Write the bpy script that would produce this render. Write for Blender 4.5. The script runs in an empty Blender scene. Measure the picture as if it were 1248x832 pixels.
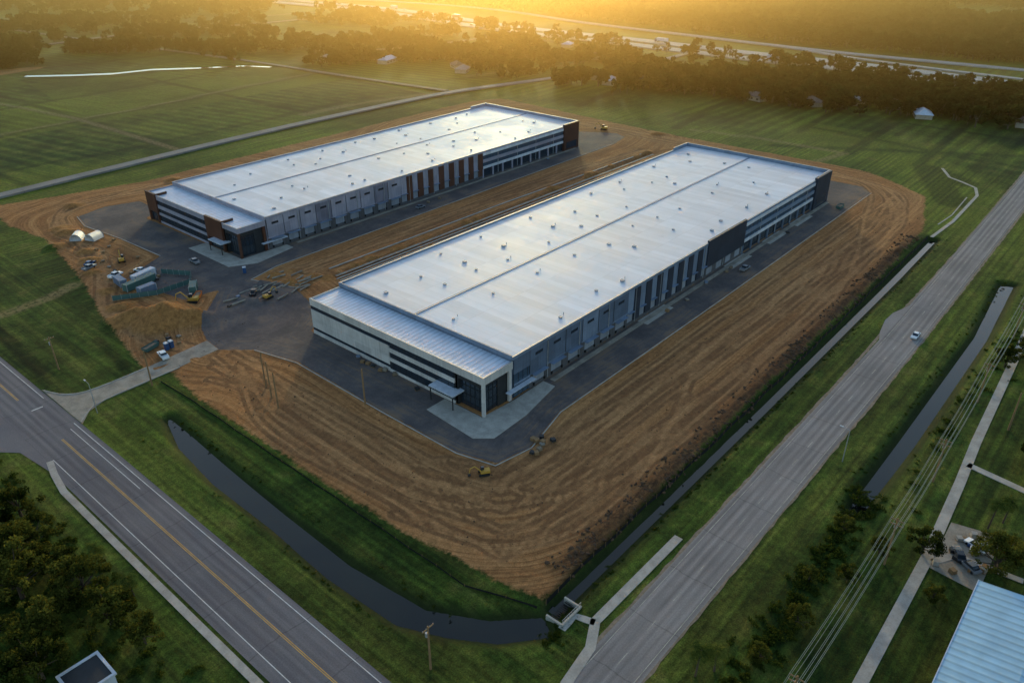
import bpy, math, random
import numpy as np
from mathutils import Vector, Matrix
R=random.Random(7); NR=np.random.RandomState(11)
S=bpy.context.scene
COL=S.collection
rad=math.radians

# ------------------------------------------------------------ node helper
class NT:
    def __init__(s,name):
        s.m=bpy.data.materials.new(name); s.m.use_nodes=True
        s.t=s.m.node_tree; s.t.nodes.clear()
        s.out=s.t.nodes.new('ShaderNodeOutputMaterial')
    def n(s,ty,**k):
        nd=s.t.nodes.new(ty)
        for a,b in k.items(): setattr(nd,a,b)
        return nd
    def put(s,sock,v):
        if isinstance(v,bpy.types.NodeSocket): s.t.links.new(v,sock)
        elif v is not None:
            if isinstance(v,(tuple,list)) and len(v)==3 and sock.type=='RGBA': v=(*v,1)
            sock.default_value=v
    def ma(s,op,a,b=None,c=None,clamp=False):
        nd=s.n('ShaderNodeMath',operation=op); nd.use_clamp=clamp
        s.put(nd.inputs[0],a)
        if b is not None: s.put(nd.inputs[1],b)
        if c is not None: s.put(nd.inputs[2],c)
        return nd.outputs[0]
    def noise(s,vec,scale,detail=3,rough=.55,dist=0):
        nd=s.n('ShaderNodeTexNoise'); s.put(nd.inputs['Vector'],vec)
        nd.inputs['Scale'].default_value=scale; nd.inputs['Detail'].default_value=detail
        nd.inputs['Roughness'].default_value=rough; nd.inputs['Distortion'].default_value=dist
        return nd.outputs[0]
    def sm(s,v,a,b,lo=0.,hi=1.):
        nd=s.n('ShaderNodeMapRange'); nd.interpolation_type='SMOOTHSTEP'
        s.put(nd.inputs[0],v)
        for i,q in enumerate((a,b,lo,hi)): nd.inputs[i+1].default_value=q
        return nd.outputs[0]
    def mix(s,f,a,b):
        nd=s.n('ShaderNodeMix',data_type='RGBA')
        s.put(nd.inputs[0],f); s.put(nd.inputs[6],a); s.put(nd.inputs[7],b)
        return nd.outputs[2]
    def mul(s,c,f):
        nd=s.n('ShaderNodeVectorMath',operation='SCALE'); s.put(nd.inputs[0],c); s.put(nd.inputs['Scale'],f); return nd.outputs[0]
    def attr(s,name,vec=False):
        nd=s.n('ShaderNodeAttribute'); nd.attribute_name=name
        return nd.outputs['Vector'] if vec else nd.outputs['Fac']
    def pos(s): return s.n('ShaderNodeNewGeometry').outputs['Position']
    def obj(s): return s.n('ShaderNodeTexCoord').outputs['Object']
    def sep(s,v):
        nd=s.n('ShaderNodeSeparateXYZ'); s.put(nd.inputs[0],v); return nd.outputs
    def comb(s,x=0.,y=0.,z=0.):
        nd=s.n('ShaderNodeCombineXYZ'); s.put(nd.inputs[0],x); s.put(nd.inputs[1],y); s.put(nd.inputs[2],z); return nd.outputs[0]
    def bump(s,h,st=.5,d=.1):
        nd=s.n('ShaderNodeBump'); s.put(nd.inputs['Height'],h); nd.inputs['Strength'].default_value=st; nd.inputs['Distance'].default_value=d
        return nd.outputs[0]
    def bsdf(s,col,rough=.8,metal=0.,nrm=None,spec=.3):
        b=s.n('ShaderNodeBsdfPrincipled'); s.put(b.inputs['Base Color'],col); s.put(b.inputs['Roughness'],rough)
        s.put(b.inputs['Metallic'],metal); b.inputs['Specular IOR Level'].default_value=spec
        if nrm is not None: s.t.links.new(nrm,b.inputs['Normal'])
        s.t.links.new(b.outputs[0],s.out.inputs[0]); return b

def simple(name,c,rough=.7,metal=0,var=.18,scale=.6,spec=.3):
    t=NT(name); o=t.obj()
    n=t.noise(o,scale,4); n2=t.noise(o,scale*9,2)
    f=t.ma('ADD',t.ma('MULTIPLY',n,.7),t.ma('MULTIPLY',n2,.3))
    k=t.sm(f,.3,.7,1-var,1+var)
    t.bsdf(t.mul(t.mix(0.,c,c),k),rough,metal,spec=spec); return t.m

# ------------------------------------------------------------ mesh helper
def mesh_obj(name,V,F,mat=None,parent=None,smooth=False,mats=None,mi=None):
    me=bpy.data.meshes.new(name); me.from_pydata([tuple(v) for v in V],[],F); 
    if mats:
        for m in mats: me.materials.append(m)
        if mi: me.polygons.foreach_set('material_index',mi)
    elif mat: me.materials.append(mat)
    if smooth: me.polygons.foreach_set('use_smooth',[True]*len(F))
    me.update()
    o=bpy.data.objects.new(name,me); COL.objects.link(o)
    if parent: o.parent=parent
    return o
class B:
    def __init__(s): s.V=[];s.F=[]
    def box(s,x0,y0,z0,x1,y1,z1):
        n=len(s.V)
        s.V+=[(x0,y0,z0),(x1,y0,z0),(x1,y1,z0),(x0,y1,z0),(x0,y0,z1),(x1,y0,z1),(x1,y1,z1),(x0,y1,z1)]
        s.F+=[tuple(n+i for i in q) for q in ((0,3,2,1),(4,5,6,7),(0,1,5,4),(1,2,6,5),(2,3,7,6),(3,0,4,7))]
        return s
    def poly(s,P):
        n=len(s.V); s.V+=P; s.F.append(tuple(range(n,n+len(P)))); return s
    def cyl(s,p0,p1,r0,r1=None,k=8):
        r1=r0 if r1 is None else r1
        p0=Vector(p0);p1=Vector(p1);d=(p1-p0).normalized()
        a=d.cross(Vector((0,0,1)) if abs(d.z)<.9 else Vector((1,0,0))).normalized();b=d.cross(a)
        n=len(s.V)
        for p,r in((p0,r0),(p1,r1)):
            for i in range(k):
                t=2*math.pi*i/k; s.V.append(tuple(p+(a*math.cos(t)+b*math.sin(t))*r))
        for i in range(k): s.F.append((n+i,n+(i+1)%k,n+k+(i+1)%k,n+k+i))
        s.F.append(tuple(n+k+i for i in range(k))); s.F.append(tuple(n+k-1-i for i in range(k)))
        return s
    def prism(s,prof,y0,y1):
        n=len(s.V);k=len(prof)
        s.V+=[(x,y0,z) for x,z in prof]+[(x,y1,z) for x,z in prof]
        for i in range(k): s.F.append((n+i,n+(i+1)%k,n+k+(i+1)%k,n+k+i))
        s.F.append(tuple(n+k-1-i for i in range(k)));s.F.append(tuple(n+k+i for i in range(k)))
        return s
    def obj(s,name,mat,parent=None,smooth=False):
        return mesh_obj(name,s.V,s.F,mat,parent,smooth)
def empty(name,loc=(0,0,0),rz=0,sc=1.):
    o=bpy.data.objects.new(name,None); o.location=loc; o.rotation_euler=(0,0,rz); o.scale=(sc,sc,sc); COL.objects.link(o); return o

def spline(P,step=4.):
    P=[np.array(p,float) for p in P]; out=[]
    Q=[2*P[0]-P[1]]+P+[2*P[-1]-P[-2]]
    for i in range(1,len(Q)-2):
        n=max(1,int(np.linalg.norm(Q[i+1]-Q[i])/step))
        for k in range(n):
            t=k/n
            out.append(.5*((2*Q[i])+(-Q[i-1]+Q[i+1])*t+(2*Q[i-1]-5*Q[i]+4*Q[i+1]-Q[i+2])*t*t+(-Q[i-1]+3*Q[i]-3*Q[i+1]+Q[i+2])*t**3))
    out.append(Q[-2]); return out
def strip(name,P,w,z,mat,off=0.,parent=None,smooth=True,step=4.,jit=0.,thick=0,dash=None):
    pts=spline(P,step) if smooth else [np.array(p,float) for p in P]
    n=len(pts); V=[];UV=[];F=[];s=0
    wl=w if isinstance(w,tuple) else (w/2,w/2)
    for i,p in enumerate(pts):
        a=pts[max(0,i-1)];b=pts[min(n-1,i+1)];d=(b-a)/max(1e-6,np.linalg.norm(b-a));nn=np.array((-d[1],d[0]))
        if i: s+=np.linalg.norm(p-pts[i-1])
        j1=NR.uniform(-jit,jit) if jit else 0;j2=NR.uniform(-jit,jit) if jit else 0
        l=p+nn*(off+wl[0]+j1);r=p+nn*(off-wl[1]+j2)
        V+=[(l[0],l[1],z),(r[0],r[1],z)];UV+=[(s,wl[0]),(s,-wl[1])]
    for i in range(n-1):
        if dash and not (UV[2*i][0]%(dash[0]+dash[1])<dash[0]): continue
        F.append((2*i+1,2*i+3,2*i+2,2*i))
    if thick:
        m=len(V); V+=[(x,y,z-thick) for x,y,_ in V]
        for i in range(n-1):
            F.append((2*i,2*i+2,m+2*i+2,m+2*i));F.append((2*i+3,2*i+1,m+2*i+1,m+2*i+3))
        F.append((1,0,m,m+1)); F.append((2*n-2,2*n-1,m+2*n-1,m+2*n-2)); UV=UV+UV
    o=mesh_obj(name,V,F,mat,parent)
    uv=o.data.uv_layers.new(name='UVMap')
    idx=np.zeros(len(o.data.loops),int);o.data.loops.foreach_get('vertex_index',idx)
    uv.data.foreach_set('uv',np.array(UV,float)[idx].ravel())
    return o
def polyobj(name,P,z,mat,thick=0,parent=None):
    V=[(x,y,z) for x,y in P];k=len(P)
    A=sum(P[i][0]*P[(i+1)%k][1]-P[(i+1)%k][0]*P[i][1] for i in range(k))
    if A<0: V=V[::-1]
    F=[tuple(range(k))]
    if thick:
        V+=[(x,y,z-thick) for x,y,_ in V]
        F+=[(i,k+i,k+(i+1)%k,(i+1)%k) for i in range(k)]
    return mesh_obj(name,V,F,mat,parent)

# ------------------------------------------------------------ layout (metres)
DIRT=[(-53,82),(-55,65),(-55,38),(-55,9),(-54,-17),(-52,-39),(-50,-49.5),(-41,-50),(32,-49),(153,-47),(206,-45),(250,-33),(264,-15),(273,0),(274,21),(274,57),(274,102),(277,161),(283,225),(285,255),(265,264),(195,264),(87,262),(30,260),(-30,275),(-60,280),(-36,242),(-33,217),(-41,167),(-51,126),(-56,98),(-58,87)]
GREEN=[[(-120,300),(-35,262),(-39,213),(-42,174),(-46,162),(-63,158),(-90,170),(-140,190)],
       [(-69,164),(-61,151),(-56,127),(-57,97),(-66,94),(-77,100),(-110,126)]]
LOT=[(-37,84),(-36,93),(-33,101),(-24,112),(-14,122),(-26,124),(-29,141),(-30,156),(-12,166),(-13,195),(-16,220),(-13,234),(0,238),(14,234),(14,216),(5,210),(6,150),(18,140.5),(219,140.5),(219,160),(245,159),(256,140),(252,131),(235,127),(11,124),(-2,121),(4,104),(-2,80),(-12,73),(-12,0),(0,0),(217,0),(217,74),(236,74),(245,60),(247,8),(247,-6),(240,-12),(78,-13),(3,-13),(-14,-17),(-24,-15),(-27,-5),(-27,22),(-26,60),(-30,76)]
CANAL=[(-65,62),(-65.5,49),(-66.5,33),(-67.5,9),(-68,-14),(-66,-34),(-60,-45),(-53,-52),(-55,-55),(-62,-49),(-67,-41),(-71,-32),(-72,-13),(-71,7),(-71,30),(-69,49)]
DITCH=[(-50,-51.9),(40,-51.7),(150,-50.8),(198,-50.2),(198,-52.),(150,-52.7),(40,-53.5),(-50,-53.6)]
RDITCH=[(14,-84.5),(50,-84.8),(120,-85),(168,-82),(170,-85),(120,-87.6),(50,-87.6),(14,-86.6)]
POND=[(100,590),(126,566),(150,548),(180,542),(205,522),(240,500),(250,480),(254,482),(243,504),(210,527),(184,548),(155,554),(131,571),(104,596)]
def sdf(P,X,Y):
    P=np.array(P,float);n=len(P);d=np.full(X.shape,1e12);ins=np.zeros(X.shape,bool)
    for i in range(n):
        ax,ay=P[i];bx,by=P[(i+1)%n];ex,ey=bx-ax,by-ay
        wx=X-ax;wy=Y-ay;t=np.clip((wx*ex+wy*ey)/(ex*ex+ey*ey+1e-9),0,1)
        d=np.minimum(d,(wx-ex*t)**2+(wy-ey*t)**2)
        if abs(ey)>1e-9:
            c=((ay>Y)!=(by>Y))&(X<(ex)*(Y-ay)/ey+ax); ins^=c
    d=np.sqrt(d); return np.where(ins,d,-d)
def linedist(P,X,Y):
    d=np.full(X.shape,1e12)
    for i in range(len(P)-1):
        ax,ay=P[i];bx,by=P[i+1];ex,ey=bx-ax,by-ay
        wx=X-ax;wy=Y-ay;t=np.clip((wx*ex+wy*ey)/(ex*ex+ey*ey+1e-9),0,1)
        d=np.minimum(d,(wx-ex*t)**2+(wy-ey*t)**2)
    return np.sqrt(d)
def vnoise(X,Y,s,seed):
    r=np.random.RandomState(seed);T=r.rand(256,256)
    x=X/s;y=Y/s;xi=np.floor(x).astype(int);yi=np.floor(y).astype(int);fx=x-xi;fy=y-yi
    fx=fx*fx*(3-2*fx);fy=fy*fy*(3-2*fy)
    g=lambda a,b:T[a%256,b%256]
    return (g(xi,yi)*(1-fx)+g(xi+1,yi)*fx)*(1-fy)+(g(xi,yi+1)*(1-fx)+g(xi+1,yi+1)*fx)*fy
def sstep(a,b,x):
    t=np.clip((x-a)/(b-a),0,1);return t*t*(3-2*t)

def axis(a,b,h,lo,hi,mid_hi,mh):
    c=list(np.arange(a,b,h))
    x=b;cur=[]
    while x<mid_hi: cur.append(x);x+=mh
    g=mh
    while x<hi: cur.append(x);x+=g;g*=1.15
    cur.append(hi)
    l=[];x=a-h;g=h*1.2
    while x>lo: l.append(x);x-=g;g*=1.2
    l.append(lo)
    return np.array(l[::-1]+c+cur)
gx=axis(-126,292,1.2,-4000,9000,780,4.)
gy=axis(-126,292,1.2,-4000,9000,780,4.)
X,Y=np.meshgrid(gx,gy)
d_dirt=sdf(DIRT,X,Y)
for g in GREEN: d_dirt=np.minimum(d_dirt,-sdf(g,X,Y))
for cx,cy,rx,ry in ((70,625,60,14),(40,600,40,10)):
    d_dirt=np.maximum(d_dirt,(1-np.sqrt(((X-cx)/rx)**2+((Y-cy)/ry)**2))*min(rx,ry))
d_lot=sdf(LOT,X,Y)
dc=sdf(CANAL,X,Y);dd=sdf(DITCH,X,Y);dr=sdf(RDITCH,X,Y)
d_wet=np.maximum(np.maximum(dc,dd),dr)
d_pond=sdf(POND,X,Y)
dark=np.zeros_like(X);pale=np.zeros_like(X)  # dark: drains and hedge lines, plus tree shade painted into the grass colour
def ln(arr,P,w,v=1.,soft=2.):
    d=linedist(P,X,Y); np.maximum(arr,v*(1-sstep(w,w+soft,d)),out=arr)
for P,w in (([(258,300),(262,420),(256,560)],2),([(-60,335),(60,322),(250,330)],1.2),([(-60,400),(90,412),(260,430)],1.6),([(-60,470),(250,500)],1.2),([(70,305),(60,600)],1.4),([(170,320),(160,520)],1.2),([(-10,300),(-30,560)],1.),
            ([(300,-15),(460,-8)],1.6),([(300,20),(450,28)],2.),([(310,-40),(450,-45)],1.6),([(330,60),(440,66)],1.4),([(290,58),(360,-60)],1.6),([(330,-60),(345,60)],1.2),([(390,-60),(395,60)],1.2),
            ([(290,120),(360,130),(420,120)],2),([(300,200),(360,210)],2),([(120,620),(300,600),(420,560)],3),([(350,480),(540,470)],3),([(300,340),(360,300)],2),([(480,-100),(500,200),(520,420)],3),
            ([(100,580),(150,540),(182,534),(208,514),(252,476)],3)):
    ln(dark,P,w,.6,2.5)
ln(dark,[(-77,110),(-74,180),(-70,260)],1.,.8,1.5)
ln(dark,[(-60,95),(-58,118)],1.,.7,1.)
ln(dark,[(250,-44),(300,-20),(285,-40)],5,.6,4)
for P,w in (([(-70,158),(-55,160),(-45,164)],1.2),([(-95,300),(-80,250),(-80,215)],1),([(70,300),(66,420),(40,560)],.9),([(-60,404),(90,416),(262,434)],.8),([(480,-60),(520,120),(540,300)],1.5),
            ([(165,318),(200,318),(236,312),(270,302)],1.6),([(330,330),(420,300),(520,300)],2),([(320,900),(240,1000)],4),([(400,800),(520,780)],4),([(30,620),(120,700),(160,800)],3),([(262,30),(300,22),(300,70),(292,110)],.8)):
    ln(pale,P,w,.7,2.5)
trk=np.full(X.shape,50.)
def track(P):
    global trk
    trk=np.minimum(trk,linedist(spline(P,3.),X,Y))
TR=random.Random(31)
for k in range(9):
    a=TR.uniform(-50,-31);b=TR.uniform(-44,-19);c=TR.uniform(6,20)
    track([(TR.uniform(-50,-33),TR.uniform(70,82)),(a+TR.uniform(-2,2),40),(a,0),(a+c*.3,b+c),(a+c,b+c*.3),(40,b+TR.uniform(-2,2)),(120,max(-44,b+TR.uniform(-5,5))),(200,TR.uniform(-38,-20)),(250,TR.uniform(-20,-5)),(TR.uniform(254,268),40),(TR.uniform(254,268),110),(262,190)])
for k in range(5):
    track([(-40+TR.uniform(-3,3),84),(-46+TR.uniform(-3,3),104),(-46+TR.uniform(-3,3),135),(-36+TR.uniform(-4,4),160),(-28+TR.uniform(-5,5),190),(-24+TR.uniform(-5,5),225),(-5,248+TR.uniform(-4,8)),(60,246+TR.uniform(-8,8)),(180,242+TR.uniform(-10,12)),(262,225)])
for k in range(4): track([(14,112+TR.uniform(-3,8)),(70,114+TR.uniform(-4,6)),(150,112+TR.uniform(-6,6)),(235,110+TR.uniform(-6,6))])
for k in range(3): track([(14,80+TR.uniform(-3,8)),(70,84+TR.uniform(-4,6)),(150,82+TR.uniform(-6,6)),(250,84+TR.uniform(-6,6))])
track([(-52,-10),(-44,-34),(-24,-44),(10,-40),(60,-24)]);track([(-50,20),(-40,-20),(-10,-40),(30,-46)])
Z=-1.7*sstep(-2.8,1.0,d_wet)-.9*sstep(-5,0,d_pond)
nz=vnoise(X,Y,9,1)*.5+vnoise(X,Y,3.5,2)*.5
Z+=np.where(d_lot>-1,0,(nz-.5)*.35*sstep(0,3,d_dirt)*sstep(1,6,-d_lot))
berm=np.exp(-((Y+47.6-0.02*(X-30)*(X>30))/2.4)**2)*sstep(-46,-38,X)*(1-sstep(170,210,X))
Z+=berm*(.2+1.0*vnoise(X,Y,3,5)*vnoise(X,Y,11,6)*2)
heapm=np.zeros_like(X)
def heap(cx,cy,r,h):
    global Z,heapm
    rr=np.hypot(X-cx,Y-cy)+(vnoise(X,Y,3,9)-.5)*2.2
    q=np.clip(1-rr/r,0,1); Z=Z+h*q**.9; heapm=np.maximum(heapm,sstep(0,.15,q))
heap(-37,115,12.,6.2);heap(-46,124,7,3.);heap(-30,106,5.5,2.6);heap(-42,134,5,2.)
for c in ((-31,182,4,1.6),(-28,192,3.5,1.4),(-34,206,4,1.5),(-24,218,5,1.8),(-36,170,3,1.2),(-40,150,3.4,1.4)): heap(*c)
for i in range(26):
    heap(R.uniform(-16,18),R.uniform(101,119),R.uniform(1.6,3.4),R.uniform(.5,1.4))
for i in range(34):
    heap(R.uniform(20,235),R.choice((103.5,104.5,93)),R.uniform(2,4.),R.uniform(.4,.9))
for c in ((-8,250),(40,252),(-25,225),(270,120),(262,180)): heap(c[0],c[1],5,1.2)
tr=np.exp(-((Y-100.5)/1.8)**2)*sstep(12,18,X)*(1-sstep(228,236,X)); Z-=tr*1.0
Z+=np.where(np.hypot(X,Y)>330,(vnoise(X,Y,60,3)-.5)*1.0,0)*np.clip((np.hypot(X,Y)-330)/100,0,1)
cellx=np.floor((X+vnoise(X,Y,200,21)*30)/95).astype(int);celly=np.floor((Y+vnoise(X,Y,220,22)*30)/82).astype(int)
rt=np.random.RandomState(77).rand(64,64);cellv=rt[cellx%64,celly%64];cellr=np.random.RandomState(78).rand(64,64)[cellx%64,celly%64]
farm=sstep(300,330,np.maximum(X*1.02,Y))
tone=.2+.45*sstep(150,420,np.hypot(X+100,Y+60))+(vnoise(X,Y,90,4)-.5)*.5+farm*(cellv-.5)*.95  # backlight painted in as lighter, yellower grass with distance, plus random field variation
rowx=np.where((X<-50)&(Y<290),X,Y);rowy=np.where((X<-50)&(Y<290),Y,X)
far=(Y>300)|(X>290); rowx=np.where(far&(Y>300),X*.97+Y*.2,rowx);rowy=np.where(far&(Y>300),Y,rowy)
ny,nx=X.shape
V=np.stack([X.ravel(),Y.ravel(),Z.ravel()],1)
ii=np.arange(ny*nx).reshape(ny,nx)
Fq=np.stack([ii[:-1,:-1].ravel(),ii[:-1,1:].ravel(),ii[1:,1:].ravel(),ii[1:,:-1].ravel()],1)
me=bpy.data.meshes.new('ground');me.vertices.add(len(V));me.vertices.foreach_set('co',V.ravel())
me.loops.add(Fq.size);me.loops.foreach_set('vertex_index',Fq.ravel().astype(np.int32))
me.polygons.add(len(Fq));me.polygons.foreach_set('loop_start',np.arange(0,Fq.size,4,dtype=np.int32))
try: me.polygons.foreach_set('loop_total',np.full(len(Fq),4,dtype=np.int32))
except Exception: pass
me.update(calc_edges=True);me.polygons.foreach_set('use_smooth',[True]*len(Fq))
for nm,a in (('d_dirt',d_dirt),('d_lot',d_lot),('d_wet',d_wet),('dark',dark),('pale',pale),('tone',tone),('heap',heapm),('berm',berm),('trk',trk),('farm',farm),('rowamt',farm*sstep(.35,.5,cellr))):
    at=me.attributes.new(nm,'FLOAT','POINT');at.data.foreach_set('value',a.ravel().astype(np.float32))
at=me.attributes.new('row','FLOAT_VECTOR','POINT')
at.data.foreach_set('vector',np.stack([rowx.ravel(),rowy.ravel(),np.zeros(rowx.size)],1).ravel().astype(np.float32))
ground=bpy.data.objects.new('ground',me);COL.objects.link(ground)

# ground material
t=NT('ground_mat');P=t.pos();
n_big=t.noise(P,.012,4);n_m=t.noise(P,.09,5,.6);n_s=t.noise(P,.7,4,.65);n_f=t.noise(P,3.2,3,.7)
row=t.sep(t.attr('row',True))
rv=t.comb(t.ma('MULTIPLY',row[0],.75),t.ma('MULTIPLY',row[1],.012),0.)
n_row=t.noise(rv,1.,3,.6)
rv2=t.comb(t.ma('MULTIPLY',row[0],.16),t.ma('MULTIPLY',row[1],.012),3.)
n_row2=t.noise(rv2,1.,4,.65,.3)
mow=t.ma('SINE',t.ma('ADD',t.ma('MULTIPLY',row[0],2.5),t.ma('MULTIPLY',n_m,3.)))
crop=t.ma('SINE',t.ma('ADD',t.ma('MULTIPLY',row[0],.75),t.ma('MULTIPLY',n_m,2.5)))
tone_=t.attr('tone');farm_=t.attr('farm')
g0=t.mix(t.sm(n_m,.35,.65),(.024,.048,.007),(.050,.085,.011))
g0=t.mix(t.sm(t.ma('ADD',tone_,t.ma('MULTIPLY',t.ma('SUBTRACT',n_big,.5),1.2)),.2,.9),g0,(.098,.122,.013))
g0=t.mix(t.sm(n_row2,.45,.68,0,.45),g0,(.115,.115,.022))
g0=t.mix(t.sm(n_m,.52,.74,0,.5),g0,(.115,.088,.028))
rk=t.ma('SUBTRACT',1.,t.ma('MULTIPLY',farm_,.5))
gk=t.ma('ADD',1.,t.ma('MULTIPLY',t.ma('SUBTRACT',t.sm(n_row,.3,.7,.66,1.32),1.),rk))
gk=t.ma('MULTIPLY',gk,t.sm(n_s,.3,.7,.68,1.32))
gk=t.ma('MULTIPLY',gk,t.sm(n_f,.3,.7,.6,1.4))
gk=t.ma('MULTIPLY',gk,t.ma('ADD',1.,t.ma('MULTIPLY',t.ma('MULTIPLY',mow,t.ma('SUBTRACT',1.,farm_)),.13)))
gk=t.ma('MULTIPLY',gk,t.ma('ADD',1.,t.ma('MULTIPLY',t.ma('MULTIPLY',crop,t.attr('rowamt')),.26)))
gk=t.ma('MULTIPLY',gk,t.sm(t.ma('ADD',n_big,t.ma('MULTIPLY',n_m,.4)),.5,.85,.66,1.22))
grass=t.mul(g0,gk)
grass=t.mul(grass,t.ma('SUBTRACT',1.,t.ma('MULTIPLY',t.attr('dark'),.8)))
grass=t.mix(t.ma('MULTIPLY',t.attr('pale'),t.sm(n_s,.3,.6)),grass,(.25,.18,.09))
dl=t.attr('d_lot');px=t.sep(P)
warp=t.noise(P,.03,3,.5)
tv=t.comb(t.ma('ADD',t.ma('MULTIPLY',dl,1.1),t.ma('MULTIPLY',warp,4.)),t.ma('MULTIPLY',px[0],.02),t.ma('MULTIPLY',px[1],.02))
tr1=t.noise(tv,1.0,6,.72)
tv2=t.comb(t.ma('ADD',t.ma('MULTIPLY',dl,.2),t.ma('MULTIPLY',warp,1.5)),t.ma('MULTIPLY',px[0],.008),t.ma('MULTIPLY',px[1],.008))
tr2=t.noise(tv2,1.,4,.65,.4)
tk_=t.attr('trk')
wheel=t.ma('MULTIPLY',t.sm(t.ma('ABSOLUTE',t.ma('SUBTRACT',tk_,1.1)),.28,.8,1.,0.),t.sm(n_m,.3,.55,.2,1.))
between=t.sm(tk_,1.2,2.6,1.,0.)
dcol=t.mix(t.sm(tr1,.36,.64),(.190,.080,.028),(.44,.220,.086))
dcol=t.mix(t.sm(n_m,.35,.7,0,.5),dcol,(.39,.18,.066))
dcol=t.mix(t.sm(tr2,.47,.62,0,.75),dcol,(.215,.094,.035))
dcol=t.mix(t.sm(n_big,.5,.75,0,.35),dcol,(.49,.27,.115))
dcol=t.mix(t.ma('MULTIPLY',between,.3),dcol,(.47,.26,.12))
dcol=t.mix(t.ma('MULTIPLY',wheel,.65),dcol,(.13,.060,.026))
dcol=t.mix(t.ma('MULTIPLY',t.attr('heap'),.85),dcol,t.mix(n_s,(.20,.085,.026),(.42,.20,.062)))
dcol=t.mix(t.ma('MULTIPLY',t.attr('berm'),t.sm(n_s,.3,.6,.4,1.)),dcol,(.045,.026,.015))
dcol=t.mul(dcol,t.ma('MULTIPLY',t.sm(n_f,.25,.75,.74,1.26),t.sm(n_s,.3,.7,.8,1.18)))
dd_=t.ma('ADD',t.attr('d_dirt'),t.ma('MULTIPLY',t.ma('SUBTRACT',t.ma('ADD',t.ma('MULTIPLY',n_s,.5),t.ma('MULTIPLY',n_m,.5)),.5),7.))
fd=t.sm(dd_,-.7,.7)
col=t.mix(fd,grass,dcol)
la=t.mix(t.sm(n_m,.3,.7),(.088,.076,.076),(.140,.118,.112))
la=t.mul(la,t.ma('MULTIPLY',t.sm(n_f,.3,.7,.85,1.15),t.sm(n_s,.3,.7,.9,1.12)))
dust=t.ma('MULTIPLY',t.sm(t.ma('ADD',t.ma('MULTIPLY',tr1,.5),t.ma('MULTIPLY',n_m,.5)),.48,.64),t.sm(dl,0.,9.,.8,.35))
la=t.mix(dust,la,(.25,.155,.09))
fl=t.sm(t.ma('ADD',dl,t.ma('MULTIPLY',t.ma('SUBTRACT',n_s,.5),1.6)),-.15,.2)
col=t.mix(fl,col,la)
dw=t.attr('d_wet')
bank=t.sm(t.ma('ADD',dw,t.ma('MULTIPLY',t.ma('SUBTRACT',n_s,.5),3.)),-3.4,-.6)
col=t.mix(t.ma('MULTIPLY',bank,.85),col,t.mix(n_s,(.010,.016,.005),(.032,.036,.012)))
hgt=t.ma('ADD',t.ma('MULTIPLY',n_f,.5),t.ma('ADD',t.ma('MULTIPLY',n_s,1.),t.ma('MULTIPLY',t.ma('MULTIPLY',t.ma('SUBTRACT',tr1,t.ma('MULTIPLY',wheel,.5)),fd),.8)))
hgt=t.ma('MULTIPLY',hgt,t.ma('SUBTRACT',1.,t.ma('MULTIPLY',fl,.85)))
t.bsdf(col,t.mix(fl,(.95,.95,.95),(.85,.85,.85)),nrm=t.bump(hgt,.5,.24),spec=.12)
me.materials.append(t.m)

# ------------------------------------------------------------ materials
def roadmat(name,c,c2,wheel=.15):
    t=NT(name);uv=t.sep(t.n('ShaderNodeTexCoord').outputs['UV'])
    v=t.comb(t.ma('MULTIPLY',uv[0],.03),t.ma('MULTIPLY',uv[1],.9),0.)
    n=t.noise(v,1.,4,.6);P=t.pos();n2=t.noise(P,.06,4,.6);n3=t.noise(P,4.,3,.7)
    w=t.ma('COSINE',t.ma('MULTIPLY',uv[1],3.5))
    k=t.mix(t.sm(t.ma('ADD',t.ma('MULTIPLY',n,.6),t.ma('MULTIPLY',n2,.4)),.36,.64),c,c2)
    k=t.mul(k,t.ma('ADD',1.,t.ma('MULTIPLY',w,wheel*.6)))
    k=t.mul(k,t.sm(n3,.25,.75,.85,1.15))
    cj=t.ma('ABSOLUTE',t.ma('SUBTRACT',t.ma('FRACT',t.ma('ADD',t.ma('MULTIPLY',uv[0],.071),t.ma('MULTIPLY',n2,.3))),.5))
    k=t.mul(k,t.sm(cj,.485,.499,1.,.72))
    t.bsdf(k,.85,spec=.2,nrm=t.bump(n3,.2,.03));return t.m
M={}
M['asph']=roadmat('asphalt_road_mat',(.118,.110,.122),(.172,.160,.168))
M['asph2']=roadmat('worn_asphalt_mat',(.18,.165,.162),(.27,.245,.235),.22)
M['hwy']=roadmat('highway_concrete_mat',(.34,.31,.28),(.43,.39,.35))
M['conc']=simple('concrete_mat',(.38,.35,.31),.8,var=.22,scale=.35)
M['concd']=simple('concrete_dirty_mat',(.28,.245,.20),.85,var=.3,scale=.3)
M['gravel']=simple('gravel_shoulder_mat',(.22,.17,.12),.9,var=.3,scale=.9)
M['white']=simple('white_paint_mat',(.62,.62,.6),.6,var=.25,scale=.5)
M['yellow']=simple('yellow_paint_mat',(.62,.36,.05),.6,var=.2,scale=.5)
M['wood']=simple('wood_pole_mat',(.26,.16,.08),.85)
M['wire']=simple('power_line_mat',(.34,.30,.22),.4,.5)
M['steel']=simple('galv_steel_mat',(.38,.39,.41),.55,.4)
M['black']=simple('black_fabric_mat',(.012,.012,.013),.7)
M['dark']=simple('dark_mat',(.03,.032,.036),.6)
M['tyre']=simple('tyre_mat',(.02,.02,.02),.8)
M['bark']=simple('bark_mat',(.09,.065,.045),.9,scale=3)
M['glass']=simple('window_glass_mat',(.018,.028,.042),.06,0,.1,spec=.9)
M['glassb']=simple('blue_window_glass_mat',(.04,.075,.12),.1,0,.1,spec=.9)
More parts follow.
